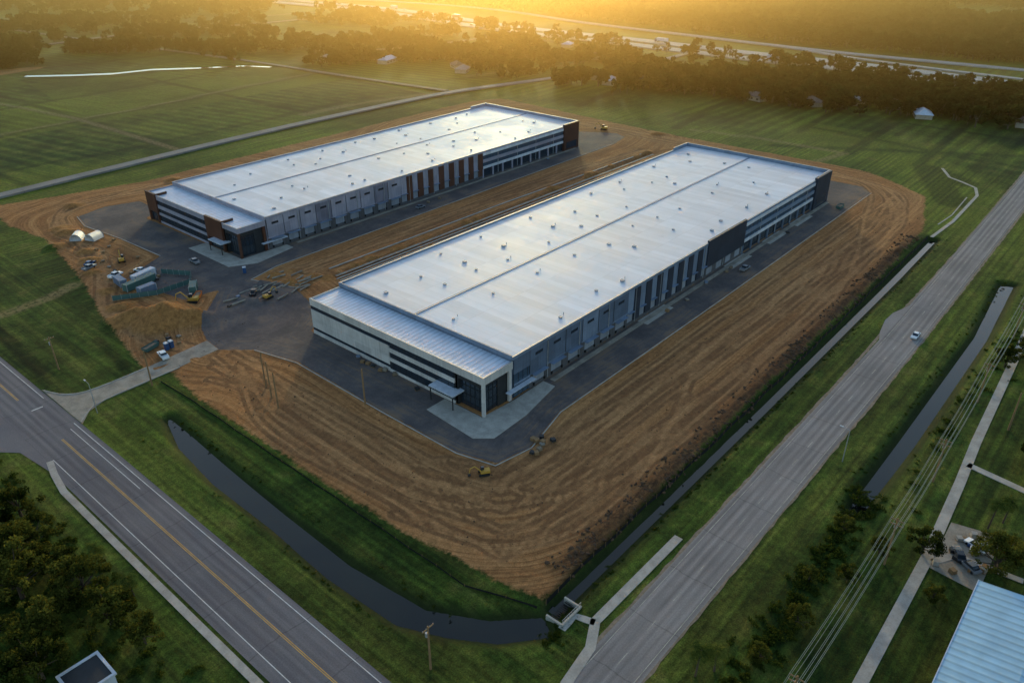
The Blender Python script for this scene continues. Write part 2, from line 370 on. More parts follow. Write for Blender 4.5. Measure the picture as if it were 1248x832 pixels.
def panelmat(name,c,rough=.55,var=.08,metal=0.):
    t=NT(name);o=t.obj();n=t.noise(o,.25,4);s=t.sep(o)
    st=t.noise(t.comb(t.ma('MULTIPLY',t.ma('ADD',s[0],s[1]),1.6),0.,t.ma('MULTIPLY',s[2],.12)),1.,4,.6)
    k=t.ma('MULTIPLY',t.sm(n,.3,.7,1-var,1+var),t.sm(st,.3,.75,1+var,1-var*1.6))
    pn=t.noise(t.comb(t.ma('FLOOR',t.ma('DIVIDE',s[0],3.65)),t.ma('FLOOR',t.ma('DIVIDE',s[1],3.65)),t.ma('FLOOR',t.ma('DIVIDE',s[2],4.4))),1.37,0)
    k=t.ma('MULTIPLY',k,t.sm(pn,.3,.7,.9,1.1))
    t.bsdf(t.mul(t.mix(0.,c,c),k),rough,metal,spec=.35);return t.m
M['slate']=panelmat('slate_blue_panel_mat',(.105,.140,.205))
M['slate2']=panelmat('blue_grey_panel_mat',(.17,.22,.31))
M['navy']=panelmat('dark_slate_panel_mat',(.030,.037,.056))
M['lilac']=panelmat('lilac_grey_panel_mat',(.30,.29,.36))
M['lilac2']=panelmat('lilac_grey_dark_panel_mat',(.17,.165,.215))
M['brown']=panelmat('bronze_brown_panel_mat',(.098,.040,.024))
M['pale']=panelmat('pale_concrete_panel_mat',(.53,.51,.50))
M['whitep']=panelmat('white_panel_mat',(.58,.60,.66))
M['door']=panelmat('dock_door_mat',(.26,.28,.33),.5)
M['base']=panelmat('plinth_mat',(.10,.097,.105))
def roofmat(name,c,seam=3.05):
    t=NT(name);o=t.obj();s=t.sep(o)
    n=t.noise(o,.05,5,.6);n2=t.noise(o,.9,3)
    st=t.noise(t.comb(t.ma('MULTIPLY',s[0],.33),t.ma('MULTIPLY',s[1],.03),0.),1.,2)
    fx=t.ma('ABSOLUTE',t.ma('SUBTRACT',t.ma('FRACT',t.ma('DIVIDE',s[0],seam)),.5))
    fy=t.ma('ABSOLUTE',t.ma('SUBTRACT',t.ma('FRACT',t.ma('DIVIDE',s[1],12.)),.5))
    sm=t.ma('MAXIMUM',t.sm(fx,.46,.5),t.sm(fy,.485,.5))
    blk=t.noise(t.comb(t.ma('FLOOR',t.ma('DIVIDE',s[0],seam)),t.ma('FLOOR',t.ma('DIVIDE',s[1],12.)),0.),1.7,0)
    k=t.ma('MULTIPLY',t.sm(n,.3,.7,.88,1.05),t.ma('SUBTRACT',1.,t.ma('MULTIPLY',sm,.16)))
    k=t.ma('MULTIPLY',k,t.sm(st,.3,.7,.94,1.04));k=t.ma('MULTIPLY',k,t.sm(blk,.3,.7,.93,1.06))
    pud=t.noise(o,.16,4,.7)
    k=t.ma('MULTIPLY',k,t.sm(pud,.60,.72,1.,.90))
    b=t.bsdf(t.mul(t.mix(0.,c,c),k),t.sm(n,.3,.7,.55,.66),0,spec=.2,nrm=t.bump(t.ma('ADD',sm,t.ma('MULTIPLY',n2,.2)),.2,.04));return t.m
M['roof']=roofmat('white_membrane_roof_mat',(.74,.755,.81))
def ribmat(name,c,f=2.2,ax=0):
    t=NT(name);o=t.obj();s=t.sep(o);w=t.ma('SINE',t.ma('MULTIPLY',s[ax],2*math.pi*f/2))
    n=t.noise(o,.3,4)
    k=t.ma('MULTIPLY',t.sm(w,.2,1.,1.,.74),t.sm(n,.3,.7,.9,1.08))
    t.bsdf(t.mul(t.mix(0.,c,c),k),.5,.1,spec=.3,nrm=t.bump(w,.4,.05));return t.m
M['rib']=ribmat('ribbed_metal_roof_mat',(.62,.69,.80),1.2,1)
M['ribx']=ribmat('ribbed_blue_roof_mat',(.30,.51,.68),1.2,0)
def colmat(n,c,r=.4): return simple(n,c,r,var=.1,spec=.5)
M['car_white']=colmat('car_white_mat',(.75,.76,.78),.25);M['car_red']=colmat('car_red_mat',(.35,.03,.02),.25)
M['car_grey']=colmat('car_grey_mat',(.2,.21,.23),.25);M['car_blue']=colmat('car_blue_mat',(.03,.08,.2),.25);M['car_black']=colmat('car_black_mat',(.02,.02,.025),.25)
M['cat']=colmat('machine_yellow_mat',(.5,.28,.04),.6)
M['green']=colmat('green_container_mat',(.06,.13,.12),.6);M['orange']=colmat('orange_mat',(.6,.16,.03),.6)
M['rooft']=simple('shingle_roof_mat',(.11,.105,.105),.9);M['roofw']=simple('light_metal_roof_mat',(.5,.54,.62),.5);M['roofb']=simple('brown_shingle_mat',(.12,.075,.055),.9);M['roofg']=simple('grey_shingle_mat',(.24,.235,.24),.9)
M['stucco']=simple('stucco_mat',(.34,.29,.23),.9)
M['vent']=simple('vent_mat',(.30,.33,.38),.6)
t=NT('water_mat');P=t.pos();n=t.noise(P,.8,3)
n4=t.noise(P,.07,3)
b=t.bsdf(t.mix(t.sm(n4,.3,.7),(.006,.008,.007),(.014,.016,.010)),.08,nrm=t.bump(n,.12,.03),spec=.4);M['water']=t.m
def leafmat(name,c1,c2):
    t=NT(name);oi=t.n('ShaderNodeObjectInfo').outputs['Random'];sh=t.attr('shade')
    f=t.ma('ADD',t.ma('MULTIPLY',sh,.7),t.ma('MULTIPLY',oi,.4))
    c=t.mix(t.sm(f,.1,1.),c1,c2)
    d=t.n('ShaderNodeBsdfDiffuse');t.put(d.inputs[0],c);tr=t.n('ShaderNodeBsdfTranslucent');t.put(tr.inputs[0],t.mul(c,1.2))
    mx=t.n('ShaderNodeMixShader');mx.inputs[0].default_value=.35
    t.t.links.new(d.outputs[0],mx.inputs[1]);t.t.links.new(tr.outputs[0],mx.inputs[2]);t.t.links.new(mx.outputs[0],t.out.inputs[0]);return t.m
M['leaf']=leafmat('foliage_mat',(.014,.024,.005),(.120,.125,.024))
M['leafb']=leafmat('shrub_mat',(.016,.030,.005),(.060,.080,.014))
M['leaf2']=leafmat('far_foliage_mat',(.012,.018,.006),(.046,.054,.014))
M['palm']=leafmat('palm_leaf_mat',(.03,.055,.012),(.12,.14,.03))

# ------------------------------------------------------------ water
w=B()
w.poly([(-79,-60,-1.05),(-49,-60,-1.05),(-49,70,-1.05),(-79,70,-1.05)])
w.poly([(-48.9,-57,-1.3),(202,-57,-1.3),(202,-47.6,-1.3),(-48.9,-50,-1.3)])
w.poly([(10,-92,-1.15),(174,-92,-1.15),(174,-79,-1.15),(10,-79,-1.15)])
w.obj('water',M['water'])
mesh_obj('pond_water',[(x,y,.15) for x,y in POND],[tuple(range(len(POND)))],M['water'])

# ------------------------------------------------------------ roads
r1=empty('front_road')
strip('asphalt',[(-87,-200),(-87,-60),(-87,60),(-87.3,120),(-88,300)],(7.2,6.2),.05,M['asph'],smooth=False,parent=r1)
polyobj('junction_asphalt',[(-93.1,50),(-94.4,62),(-96,75),(-103,84),(-112,90),(-112,104),(-100,108),(-95,120),(-93.1,140)],.054,M['asph'],parent=r1)
for off in (-.16,.16):
    strip('centre_line',[(-87,-200),(-87,73)],.13,.062,M['yellow'],off=off,smooth=False,parent=r1)
    strip('centre_line',[(-87.1,100),(-88,300)],.13,.062,M['yellow'],off=off,smooth=False,parent=r1)
strip('edge_line',[(-82,-200),(-82,78)],.16,.062,M['white'],smooth=False,parent=r1)
strip('edge_line',[(-82.2,96),(-83,300)],.16,.062,M['white'],smooth=False,parent=r1)
strip('edge_line',[(-92,-200),(-92,66)],.16,.062,M['white'],smooth=False,parent=r1)
strip('lane_line',[(-83.7,40),(-83.7,76)],.14,.062,M['white'],smooth=False,parent=r1)
strip('stop_line',[(-84,92),(-86.8,92)],.4,.062,M['white'],smooth=False,parent=r1)
dv=empty('site_driveway')
polyobj('concrete_apron',[(-80.75,76),(-77,80.5),(-72,82.6),(-60,82.9),(-37,84.5),(-36.4,92),(-58,90.3),(-71,90.2),(-76,91.6),(-79,95),(-80.75,101)],.09,M['concd'],.2,dv)
strip('kerb',[(-80.6,77),(-76.6,81),(-71.5,82.8),(-50,83.4)],.3,.22,M['conc'],parent=dv,thick=.2,step=2)
strip('kerb',[(-80.6,100),(-78.6,95),(-75.5,91.6),(-70,90.3),(-56,90.4)],.3,.22,M['conc'],parent=dv,thick=.2,step=2)
r2=empty('side_road')
strip('asphalt',[(-80.7,-68.6),(-40,-68.6),(100,-68.4),(250,-66),(330,-64.5),(700,-58)],(5.2,5.1),.05,M['asph2'],smooth=False,parent=r2,step=6)
strip('gravel_shoulder',[(-60,-63.2),(20,-63.),(90,-62.6),(112,-61.6),(125,-62.2),(200,-61.6),(330,-58.6)],(.4,.5),.035,M['gravel'],parent=r2,step=2.5,jit=.2)
strip('gravel_shoulder',[(-60,-73.8),(20,-73.7),(90,-73.6),(200,-72.3),(330,-70.3)],(.4,.4),.035,M['gravel'],parent=r2,step=2.5,jit=.2)
polyobj('turnout',[(96,-63.6),(103,-61.6),(112,-60.2),(119,-60.4),(126,-62.3),(132,-63.4)],.054,M['asph2'],parent=r2)
c2=[(-72,-68.6),(-40,-68.6),(100,-68.4),(250,-66),(330,-64.5),(700,-58)]
def resamp(P,st):
    o=[]
    for a,b in zip(P[:-1],P[1:]):
        n=max(1,int(math.dist(a,b)/st))
        for i in range(n): o.append((a[0]+(b[0]-a[0])*i/n,a[1]+(b[1]-a[1])*i/n))
    return o+[P[-1]]
M['wornline']=simple('worn_paint_mat',(.38,.36,.30),.7,var=.4,scale=.4)
strip('centre_line',resamp(c2,3.),.14,.062,M['wornline'],smooth=False,parent=r2,dash=(3.2,6))
strip('edge_line',c2,.13,.062,M['wornline'],off=4.1,smooth=False,parent=r2)
strip('edge_line',c2,.13,.062,M['wornline'],off=-4.2,smooth=False,parent=r2)
def path(name,P,w=1.8,mat='conc'):
    pts=resamp(P,1.6);o=strip(name,pts,w,.11,M[mat],smooth=False,thick=.14);return o
path('footpath',[(-92.8,66),(-94.2,60),(-95.4,52),(-95.6,10),(-95.8,-120)],1.5)
path('footpath',[(-62,-64.2),(-53,-63),(-47.5,-60.2),(-18,-60.6)],1.9)
path('footpath',[(-47.8,-60.3),(-49,-56.5),(-53,-56.6)],1.5)
path('footpath',[(-90,-103),(-29,-102),(9,-101.8),(40,-100.4),(59,-99.2),(104,-97.5),(190,-94)],2.2)
path('footpath',[(48,-100),(46,-112),(45,-140)],2.)
path('footpath',[(9,-103),(14,-106),(15,-118)],1.5)
path('drainage_channel',[(199,-50),(224,-51.5),(268,-50.5),(280,-47),(285.5,-40),(290,-33),(304,-26)],1.3)
path('drainage_channel',[(216,-47.8),(232,-49),(262,-47.6)],.5)
strip('rural_road',[(-140,282),(-25,288),(14,291),(112,297),(200,298),(276,294),(354,275),(434,253),(520,252),(575,258)],6.5,.9,M['asph2'],step=10,thick=.9)
strip('rural_road',[(180,1050),(199,915),(222,746),(253,544),(267,393),(277,300)],4.5,.8,M['gravel'],step=12,thick=.8)
strip('rural_road',[(-100,690),(40,700),(160,745),(300,760),(420,730),(600,720)],7,.8,M['gravel'],step=12,thick=.8)
strip('rural_road',[(330,520),(400,470),(560,455)],4,.8,M['gravel'],step=12,thick=.8)
hw=empty('highway')
HWY=[(560,1500),(586,948),(603,725),(575,490),(578,329),(575,220),(579,111),(571,-11),(560,-140),(540,-400)]
for off,wd in ((0,18),(-29,18)): 
    strip('carriageway',HWY,wd,1.2,M['hwy'],off=off,parent=hw,step=20,thick=1.2)
    for q in (-5.6,-1.8,1.8,5.6): strip('lane_line',HWY,.3,1.23,M['white'],off=off+q,parent=hw,step=20)
strip('frontage_road',[(600,1500),(645,948),(690,660),(656,456),(644,329),(632,157),(640,-1),(640,-300)],10,1.1,M['hwy'],parent=hw,step=20,thick=1.1)
strip('slip_road',[(644,330),(630,200),(612,140),(600,60),(594,-20)],6,1.15,M['hwy'],parent=hw,step=15,thick=1.1)
strip('median_barrier',HWY,.6,2.1,M['conc'],off=-14.5,parent=hw,step=20,thick=.9)

# ------------------------------------------------------------ warehouses
def warehouse(name,ox,oy,L,W,H,FD,pal,segs,front):
    e=empty(name,(ox,oy,0))
    c1,c2_,dk,light=pal
    Pn={}
    def pb(k): return Pn.setdefault(k,B())
    core=B().box(.4,.4,0,L-.4,W-.4,H-.6);core.obj('core_walls',M['base'],e)
    mid=W*.53
    rf=B();rf.poly([(.4,.4,H-.55),(L-.4,.4,H-.55),(L-.4,mid,H-.3),(.4,mid,H-.3)]);rf.poly([(.4,mid,H-.3),(L-.4,mid,H-.3),(L-.4,W-.4,H-.55),(.4,W-.4,H-.55)])
    rf.obj('roof',M['roof'],e)
    B().box(.45,mid-.4,H-.32,L-.45,mid+.4,H-.08).obj('roof_expansion_joint',M['slate2'],e)
    par=B()
    par.box(-.003,-.05,H-.9,L,.4,H+.05).box(-.003,W-.4,H-.9,L,W+.05,H+.05).box(-.05,.401,H-.9,.4,W-.401,H+.25).box(L-.4,.401,H-.9,L+.05,W-.401,H+1.1)
    par.box(L-13,-.052,H+.052,L+.05,.4,H+1.1).box(L-13,W-.4,H+.052,L+.05,W+.052,H+1.1)
    par.obj('parapet',M['slate2'] if light!='lilac' else M['lilac'],e)
    cap=B();cap.box(-.1,-.12,H+.055,L-13,.45,H+.13).box(-.1,W-.45,H+.055,L-13,W+.12,H+.13).box(L-13.05,-.12,H+1.1,L+.12,.45,H+1.18).box(L-.45,.455,H+1.1,L+.12,W-.455,H+1.18).box(L-13.05,W-.45,H+1.1,L+.12,W+.12,H+1.18)
    cap.obj('parapet_cap',M['steel'],e)
    v=B();vc=B();rr=random.Random(len(name)*3+int(L))
    for row,yy in enumerate((W*.1,W*.26,W*.40,W*.62,W*.76,W*.9)):
        x=8+row%2*9
        while x<L-6:
            if rr.random()<.66:
                s=rr.choice((.3,.38,.5));yo=yy+rr.uniform(-2.5,2.5);xx=x+rr.uniform(-6,6)
                hh=rr.uniform(-.2,0.)
                v.box(xx-s,yo-s,H-.5,xx+s,yo+s*1.2,H+hh)
                vc.box(xx-s-.08,yo-s-.08,H+hh,xx+s+.08,yo+s*1.2+.08,H+hh+.08)
                if rr.random()<.2: v.cyl((xx+2.2,yo+.6,H-.5),(xx+2.2,yo+.6,H+.3),.12,.12,6)
            x+=18
    v.obj('roof_vents',M['vent'],e);vc.obj('roof_vent_caps',M['slate2'],e)
    def panel(k,x0,x1,z0,z1,out=0.): pb(k).box(x0+.04,-out-.0,z0,x1-.04,.395,z1)
    glass=B();glassb=B();doors=B();can=B();dcan=B();frame=B();bump=B()
    for kind,x0,x1 in segs:
        if kind=='dock':
            n=max(1,round((x1-x0)/7.4));w=(x1-x0)/n
            for i in range(n):
                a=x0+i*w;b=a+w
                panel(c1 if i%4<3 else c2_,a,b,4.9,H-.92)
                panel(c2_ if i%2 else c1,a,b,4.35,4.86,.02)
                panel('base',a,a+1.4,0,4.3);panel('base',b-1.4,b,0,4.3);panel('base',a+1.4,b-1.4,0,1.1)
                doors.box(a+1.6,.12,1.15,b-1.6,.39,4.1)
                bump.box(a+1.45,-.35,.5,a+1.9,-.003,1.3).box(b-1.9,-.35,.5,b-1.45,-.003,1.3)
                dcan.box(a+1.,-1.3,4.15,b-1.,-.03,4.3)
                glass.box(a+w*.3,-.03,9.6,b-w*.3,.1,10.5)
                frame.box(a-.07,-.10,4.9,a+.07,.0,H-.95)
        elif kind=='strip':
            n=max(1,round((x1-x0)/3.4));w=(x1-x0)/n
            for i in range(n):
                a=x0+i*w;b=a+w
                if i%2: panel(dk,a,b,1.2,H-.92,.25);panel('base',a,b,0,1.15)
                else:
                    panel(light,a,b,4.6,H-.92);panel('base',a,b,0,1.1);doors.box(a+.2,.12,1.15,b-.2,.39,4.5);dcan.box(a,-.9,4.5,b,-.03,4.59)
        elif kind=='solid':
            panel(dk,x0,x1,3.6,H+.9,.5);panel('base',x0,x1,0,3.55)
            for i in range(int((x1-x0)/7.2)): doors.box(x0+1+i*7.2,-.03,.6,x0+5+i*7.2,.0,3.4)
        elif kind=='band':
            panel('whitep',x0,x1,10.9,H-.92,.35);panel(light,x0,x1,7.4,8.9,.35)
            panel('whitep',x0,x1,4.4,5.6,.35)
            glassb.box(x0,.0,8.9,x1,.39,10.9);glassb.box(x0,.0,5.6,x1,.39,7.4)
            glass.box(x0,.2,.5,x1,.39,4.4)
            for xx in np.arange(x0,x1,3.65): frame.box(xx-.06,-.06,5.6,xx+.06,0,7.4).box(xx-.06,-.06,8.9,xx+.06,0,10.9)
            for xx in np.arange(x0,x1+.1,7.3): pb(c1).box(xx-.4,-.3,0,xx+.4,.19,4.4)
        elif kind=='end':
            panel(dk,x0,x1,0,H+1.12,1.0);glass.box(x0+2,-1.04,1,x1-2,-1.0,4.4)
        elif kind=='glassc':
            panel(c1,x0,x1,7.6,H-.92,.1);glassb.box(x0,.05,.4,x1,.39,7.6);panel(light,x0,x1,4.0,4.6,.15)
            for xx in np.arange(x0,x1+.1,1.9): frame.box(xx-.05,-.03,.4,xx+.05,.05,7.6)
    n=round(L/7.4);w=L/n
    for i in range(n):
        pb(c1 if i%2 else c2_).box(i*w+.04,W-.395,0,(i+1)*w-.04,W,H-.92)
    n=round(W/7.2);w=W/n
    for i in range(n): pb(dk if i in(0,n-1) else c1).box(L-.395,max(.41,i*w+.04),0,L,min(W-.41,(i+1)*w-.04),H-.92)
    for i in range(n): pb(c1).box(0,max(.41,i*w+.04),0,.395,min(W-.41,(i+1)*w-.04),H-.92)
    hf=H-1.2; f0=-FD
    B().poly([(f0+.3,.8,hf-.5),(-.01,.8,hf-.35),(-.01,W-.3,hf-.35),(f0+.3,W-.3,hf-.5)]).obj('office_roof',M['rib'],e)
    fb=B();fb.box(f0+.4,9.5,0,-.42,W-.4,hf-.7).box(-5.,.9,0,-.42,9.49,hf-.7).box(f0+.4,.9,hf-3.6,-5.01,9.49,hf-.7);fb.obj('office_core',M['dark'],e)
    fpar=B();k=.35
    fk=front['top']
    fpar.box(f0,0,hf-front['tb'],f0+k,W,hf).box(f0+k+.003,0,hf-front['tb'],-.003,k,hf).box(f0+k+.003,W-k,hf-3,-.003,W,hf)
    fpar.obj('office_parapet',M[fk],e)
    cp=B().box(f0-.06,-.06,hf+.003,f0+k+.06,W+.06,hf+.09).box(f0+k+.063,-.06,hf+.003,-.06,k+.06,hf+.09);cp.obj('office_parapet_cap',M['steel'],e)
    ent=front['ent']
    fpk=front['wall'];zt=hf-front['tb']
    def fb_(k,ya,yb,z0,z1,out=0.): pb(k).box(f0-out,ya,z0,f0+.36,yb,z1)
    for kind,ya,yb in front['ranges']:
        if kind=='bands':
            fb_(fpk,ya,yb,6.3,zt-1.9-.003);fb_(fpk,ya,yb,3.4,4.6);fb_(fpk,ya,yb,0,.9)
            glass.box(f0+.1,ya+.3,zt-1.9,f0+.39,yb-.3,zt);glass.box(f0+.1,ya+.3,4.6,f0+.39,yb-.3,6.3);glass.box(f0+.1,ya,.9,f0+.39,yb,3.4)
            for yy in np.arange(ya,yb+.1,front['mul']):
                frame.box(f0+.03,yy-.05,zt-1.9,f0+.1,yy+.05,zt).box(f0+.03,yy-.05,4.6,f0+.1,yy+.05,6.3).box(f0+.03,yy-.05,.9,f0+.1,yy+.05,3.4)
        elif kind=='panel':
            nn=max(1,round((yb-ya)/7.4));w=(yb-ya)/nn
            for i in range(nn):
                y_a=ya+i*w+.03;y_b=ya+(i+1)*w-.03
                fb_(fpk,y_a,y_b,0,1.2);fb_(fpk,y_a,y_b,2.2,5.2);fb_(fpk,y_a,y_b,5.26,zt-1.3)
            glass.box(f0+.12,ya,zt-1.3,f0+.39,yb,zt);glass.box(f0+.12,ya,1.2,f0+.39,yb,2.2)
        elif kind=='block':
            fb_(front['blk'],ya,yb,4.2,hf+.55,.5);pb(front['blk']).box(f0+.37,ya,4.2,f0+5,ya+.4,hf+.5)
            fb_(front['blk'],ya,ya+1.,0,4.2,.5);fb_(front['blk'],yb-1.,yb,0,4.2,.5)
            glass.box(f0+.2,ya+1,0.1,f0+.39,yb-1,4.2)
    eb=front['blk2']
    zt2=hf-front['tb']
    g=glass
    g.box(f0+1.4,1.2,.1,f0+1.6,ent,zt2);g.box(f0+1.61,1.2,.1,-.4,1.4,zt2)
    for yy in np.arange(1.2,ent,1.6): frame.box(f0+1.28,yy-.05,.1,f0+1.4,yy+.05,zt2)
    for xx in np.arange(f0+1.6,-.4,1.6): frame.box(xx-.05,1.08,.1,xx+.05,1.2,zt2)
    for zz in (3.6,6.2): frame.box(f0+1.26,1.0,zz,f0+1.4,ent,zz+.15).box(f0+1.41,1.06,zz,-.4,1.2,zz+.15)
    pb(eb).box(f0+.02,.02,0,f0+.8,.8,zt2-.01).box(-1.4,.02,0,-.42,.7,zt2-.01).box(f0+.4,ent-.3,0,f0+1.6,ent+.3,zt2-.01)
    can.box(f0-3.2,ent-2,4.3,f0+1.2,ent+7,4.65);
    for yy in (ent-1.6,ent+6.6): frame.box(f0-3.,yy-.12,0,f0-2.76,yy+.12,4.3)
    can.box(-3,-1.6,3.4,8,-.06,3.6)
    for k_,b_ in Pn.items(): b_.obj('wall_panels_'+k_,M[k_],e)
    glass.obj('windows',M['glass'],e);glassb.obj('tinted_windows',M['glassb'],e);doors.obj('dock_doors',M['door'],e)
    can.obj('canopies',M['roofw'],e);dcan.obj('dock_canopies',M['slate2'],e);frame.obj('mullions',M['dark'],e);bump.obj('dock_bumpers',M['black'],e)
    dp=B()
    for xx in np.arange(14.6,L-5,14.8): dp.box(xx-.1,-.28,.5,xx+.1,-.11,H-.9)
    dp.obj('downpipes',M['steel'],e)
    return e
warehouse('warehouse',-0.6,0,216,71.5,13,11.4,('slate','slate2','navy','slate2'),
 [('glassc',.4,7),('dock',7,55),('strip',55,105),('solid',105,134),('band',134,200),('end',200,216)],
 dict(top='pale',tb=2.2,wall='pale',ent=10,mul=2.4,eg='d',blk='pale',blk2='pale',ranges=[('bands',10.4,36),('panel',36,71.4)]))
warehouse('warehouse',18.5,140,199,68,13,12,('lilac','lilac2','brown','lilac'),
 [('dock',.4,69),('strip',69,122),('band',122,186),('end',186,199)],
 dict(top='lilac',tb=2.0,wall='lilac',ent=10,mul=2.4,eg='d',blk='brown',blk2='brown',ranges=[('block',10.4,22),('bands',22,60),('block',60,68)]))
polyobj('entrance_paving',[(-19,14),(-12.3,14),(-12.3,.5),(-.6,-.5),(12,-.4),(12,-4.5),(-4,-7.5),(-17,-8),(-20.5,-4)],.12,M['conc'],.14)
polyobj('entrance_paving',[(-1,165),(6.2,165),(6.2,139.6),(26,139.5),(26,135),(8,132),(-1,137)],.12,M['conc'],.14)
for x0 in (60,118,150,176): polyobj('loading_pad',[(x0,-.5),(x0,-4.2),(x0+16,-4.2),(x0+16,-.5)],.06,M['conc'],.08)
path('footpath',[(14,-2),(214,-2)],1.6,'concd')
path('footpath',[(30,138.2),(214,138.2)],1.6,'concd')
def kerb(P,nm='kerb'): strip(nm,resamp(P,3),.28,.14,M['conc'],smooth=False,thick=.16)
kerb([(-30.3,76),(-26.6,60),(-27.4,22),(-27.5,-5),(-25,-15.5),(-14,-17.5),(3,-13.4),(78,-13.4),(150,-13),(240,-12.4)])
kerb([(4,104),(-2,121),(11,124.4),(60,124.8),(120,125.6),(235,127.4)])
kerb([(-12,166),(-13.4,195),(-16.4,220),(-13.4,234)])
for P_ in ([(18,96.3),(90,95.5),(160,94.6),(240,93)],[(18,98.2),(90,97.6),(160,96.8),(240,95)],[(22,107.6),(120,107.3),(232,104)]):
    strip('concrete_swale_edge',resamp(P_,3),.6,.25,M['conc'],smooth=False,thick=.27)
strip('trench_liner',[(20,101.2),(120,100.6),(232,99.6)],1.4,-.2,M['concd'],step=6)

# ------------------------------------------------------------ trees
def leafmesh(name,clumps,nl,ls,seed,trunk=None,mat='leaf',flat=.75):
    r=np.random.RandomState(seed);sh=[];cs=[]
    for (cx,cy,cz,cr) in clumps:
        s=r.rand();n=int(nl*cr*cr)
        d=r.normal(size=(n,3));d/=np.linalg.norm(d,axis=1)[:,None];rr=cr*(r.rand(n)**.4)
        P=np.array((cx,cy,cz))+d*rr[:,None]*np.array((1,1,flat))
        u=r.normal(size=(n,3));u/=np.linalg.norm(u,axis=1)[:,None];w=np.cross(u,r.normal(size=(n,3)));w/=np.linalg.norm(w,axis=1)[:,None]
        sz=ls*r.uniform(.6,1.3,n)[:,None]
        cs.append(np.stack([P-u*sz*.8,P+w*sz*.45,P+u*sz*.8,P-w*sz*.45],1).reshape(-1,3))
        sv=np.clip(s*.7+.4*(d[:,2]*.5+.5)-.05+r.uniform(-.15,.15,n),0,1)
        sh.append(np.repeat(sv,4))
    V=np.concatenate(cs);sh=np.concatenate(sh);n=len(V)//4
    Vl=[tuple(v) for v in V];Fl=[(4*i,4*i+1,4*i+2,4*i+3) for i in range(n)];mi=[0]*n
    if trunk:
        k=len(Vl);Vl+=trunk.V;Fl+=[tuple(k+a for a in f) for f in trunk.F];mi+=[1]*len(trunk.F);sh=np.concatenate([sh,np.zeros(len(trunk.V))])
    me=bpy.data.meshes.new(name);me.from_pydata(Vl,[],Fl);me.materials.append(M[mat]);me.materials.append(M['bark'])
    me.polygons.foreach_set('material_index',mi)
    a=me.attributes.new('shade','FLOAT','POINT');a.data.foreach_set('value',sh.astype(np.float32));me.update();return me
def treemesh(name,seed,h=9.,cr=4.8,nc=26,nl=70,ls=.42,mat='leaf',cs=1.):
    r=random.Random(seed);tk=B();th=h*.3
    tk.cyl((0,0,-.3),(.1,0,th),.38*h/9,.26*h/9);cl=[]
    for i in range(nc):
        a=r.uniform(0,2*math.pi);q=math.sqrt(r.random());zz=r.uniform(.38,1.)
        rad_=cr*q*math.sqrt(max(.08,1-((zz-.55)/.5)**2))
        c=(rad_*math.cos(a)*r.uniform(.8,1.15),rad_*math.sin(a),h*zz-.8,r.uniform(.8,1.9)*cr/4.8*cs)
        cl.append(c)
        if i%3==0: tk.cyl((.1,0,th*r.uniform(.7,1)),c[:3],.15*h/9,.04,5)
    return leafmesh(name,cl,nl,ls,seed,tk,mat)
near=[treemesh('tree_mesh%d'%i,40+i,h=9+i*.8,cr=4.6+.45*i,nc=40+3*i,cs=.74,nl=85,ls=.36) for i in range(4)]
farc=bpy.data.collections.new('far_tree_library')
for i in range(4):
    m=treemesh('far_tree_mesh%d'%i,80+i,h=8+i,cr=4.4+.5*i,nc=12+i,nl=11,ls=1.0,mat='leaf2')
    o=bpy.data.objects.new('far_tree_part%d'%i,m);farc.objects.link(o)
bushc=bpy.data.collections.new('bush_library')
for i in range(3):
    r=random.Random(i);m=leafmesh('bush_mesh%d'%i,[(r.uniform(-.9,.9),r.uniform(-.9,.9),r.uniform(.1,.6),r.uniform(.4,.8)) for _ in range(7)],60,.26,200+i,None,'leafb')
    o=bpy.data.objects.new('bush_part%d'%i,m);bushc.objects.link(o)
clodc=bpy.data.collections.new('clod_library')
M['soil']=simple('dark_soil_mat',(.09,.052,.03),.95,var=.35,scale=2)
import bmesh
for i in range(3):
    r=np.random.RandomState(i+5)
    bm=bmesh.new();bmesh.ops.create_icosphere(bm,subdivisions=2,radius=.5)
    for v_ in bm.verts: v_.co*=1+r.uniform(-.3,.3);v_.co.z*=.7
    m=bpy.data.meshes.new('clod_mesh%d'%i);bm.to_mesh(m);bm.free();m.materials.append(M['soil'])
    o=bpy.data.objects.new('clod_part%d'%i,m);clodc.objects.link(o)
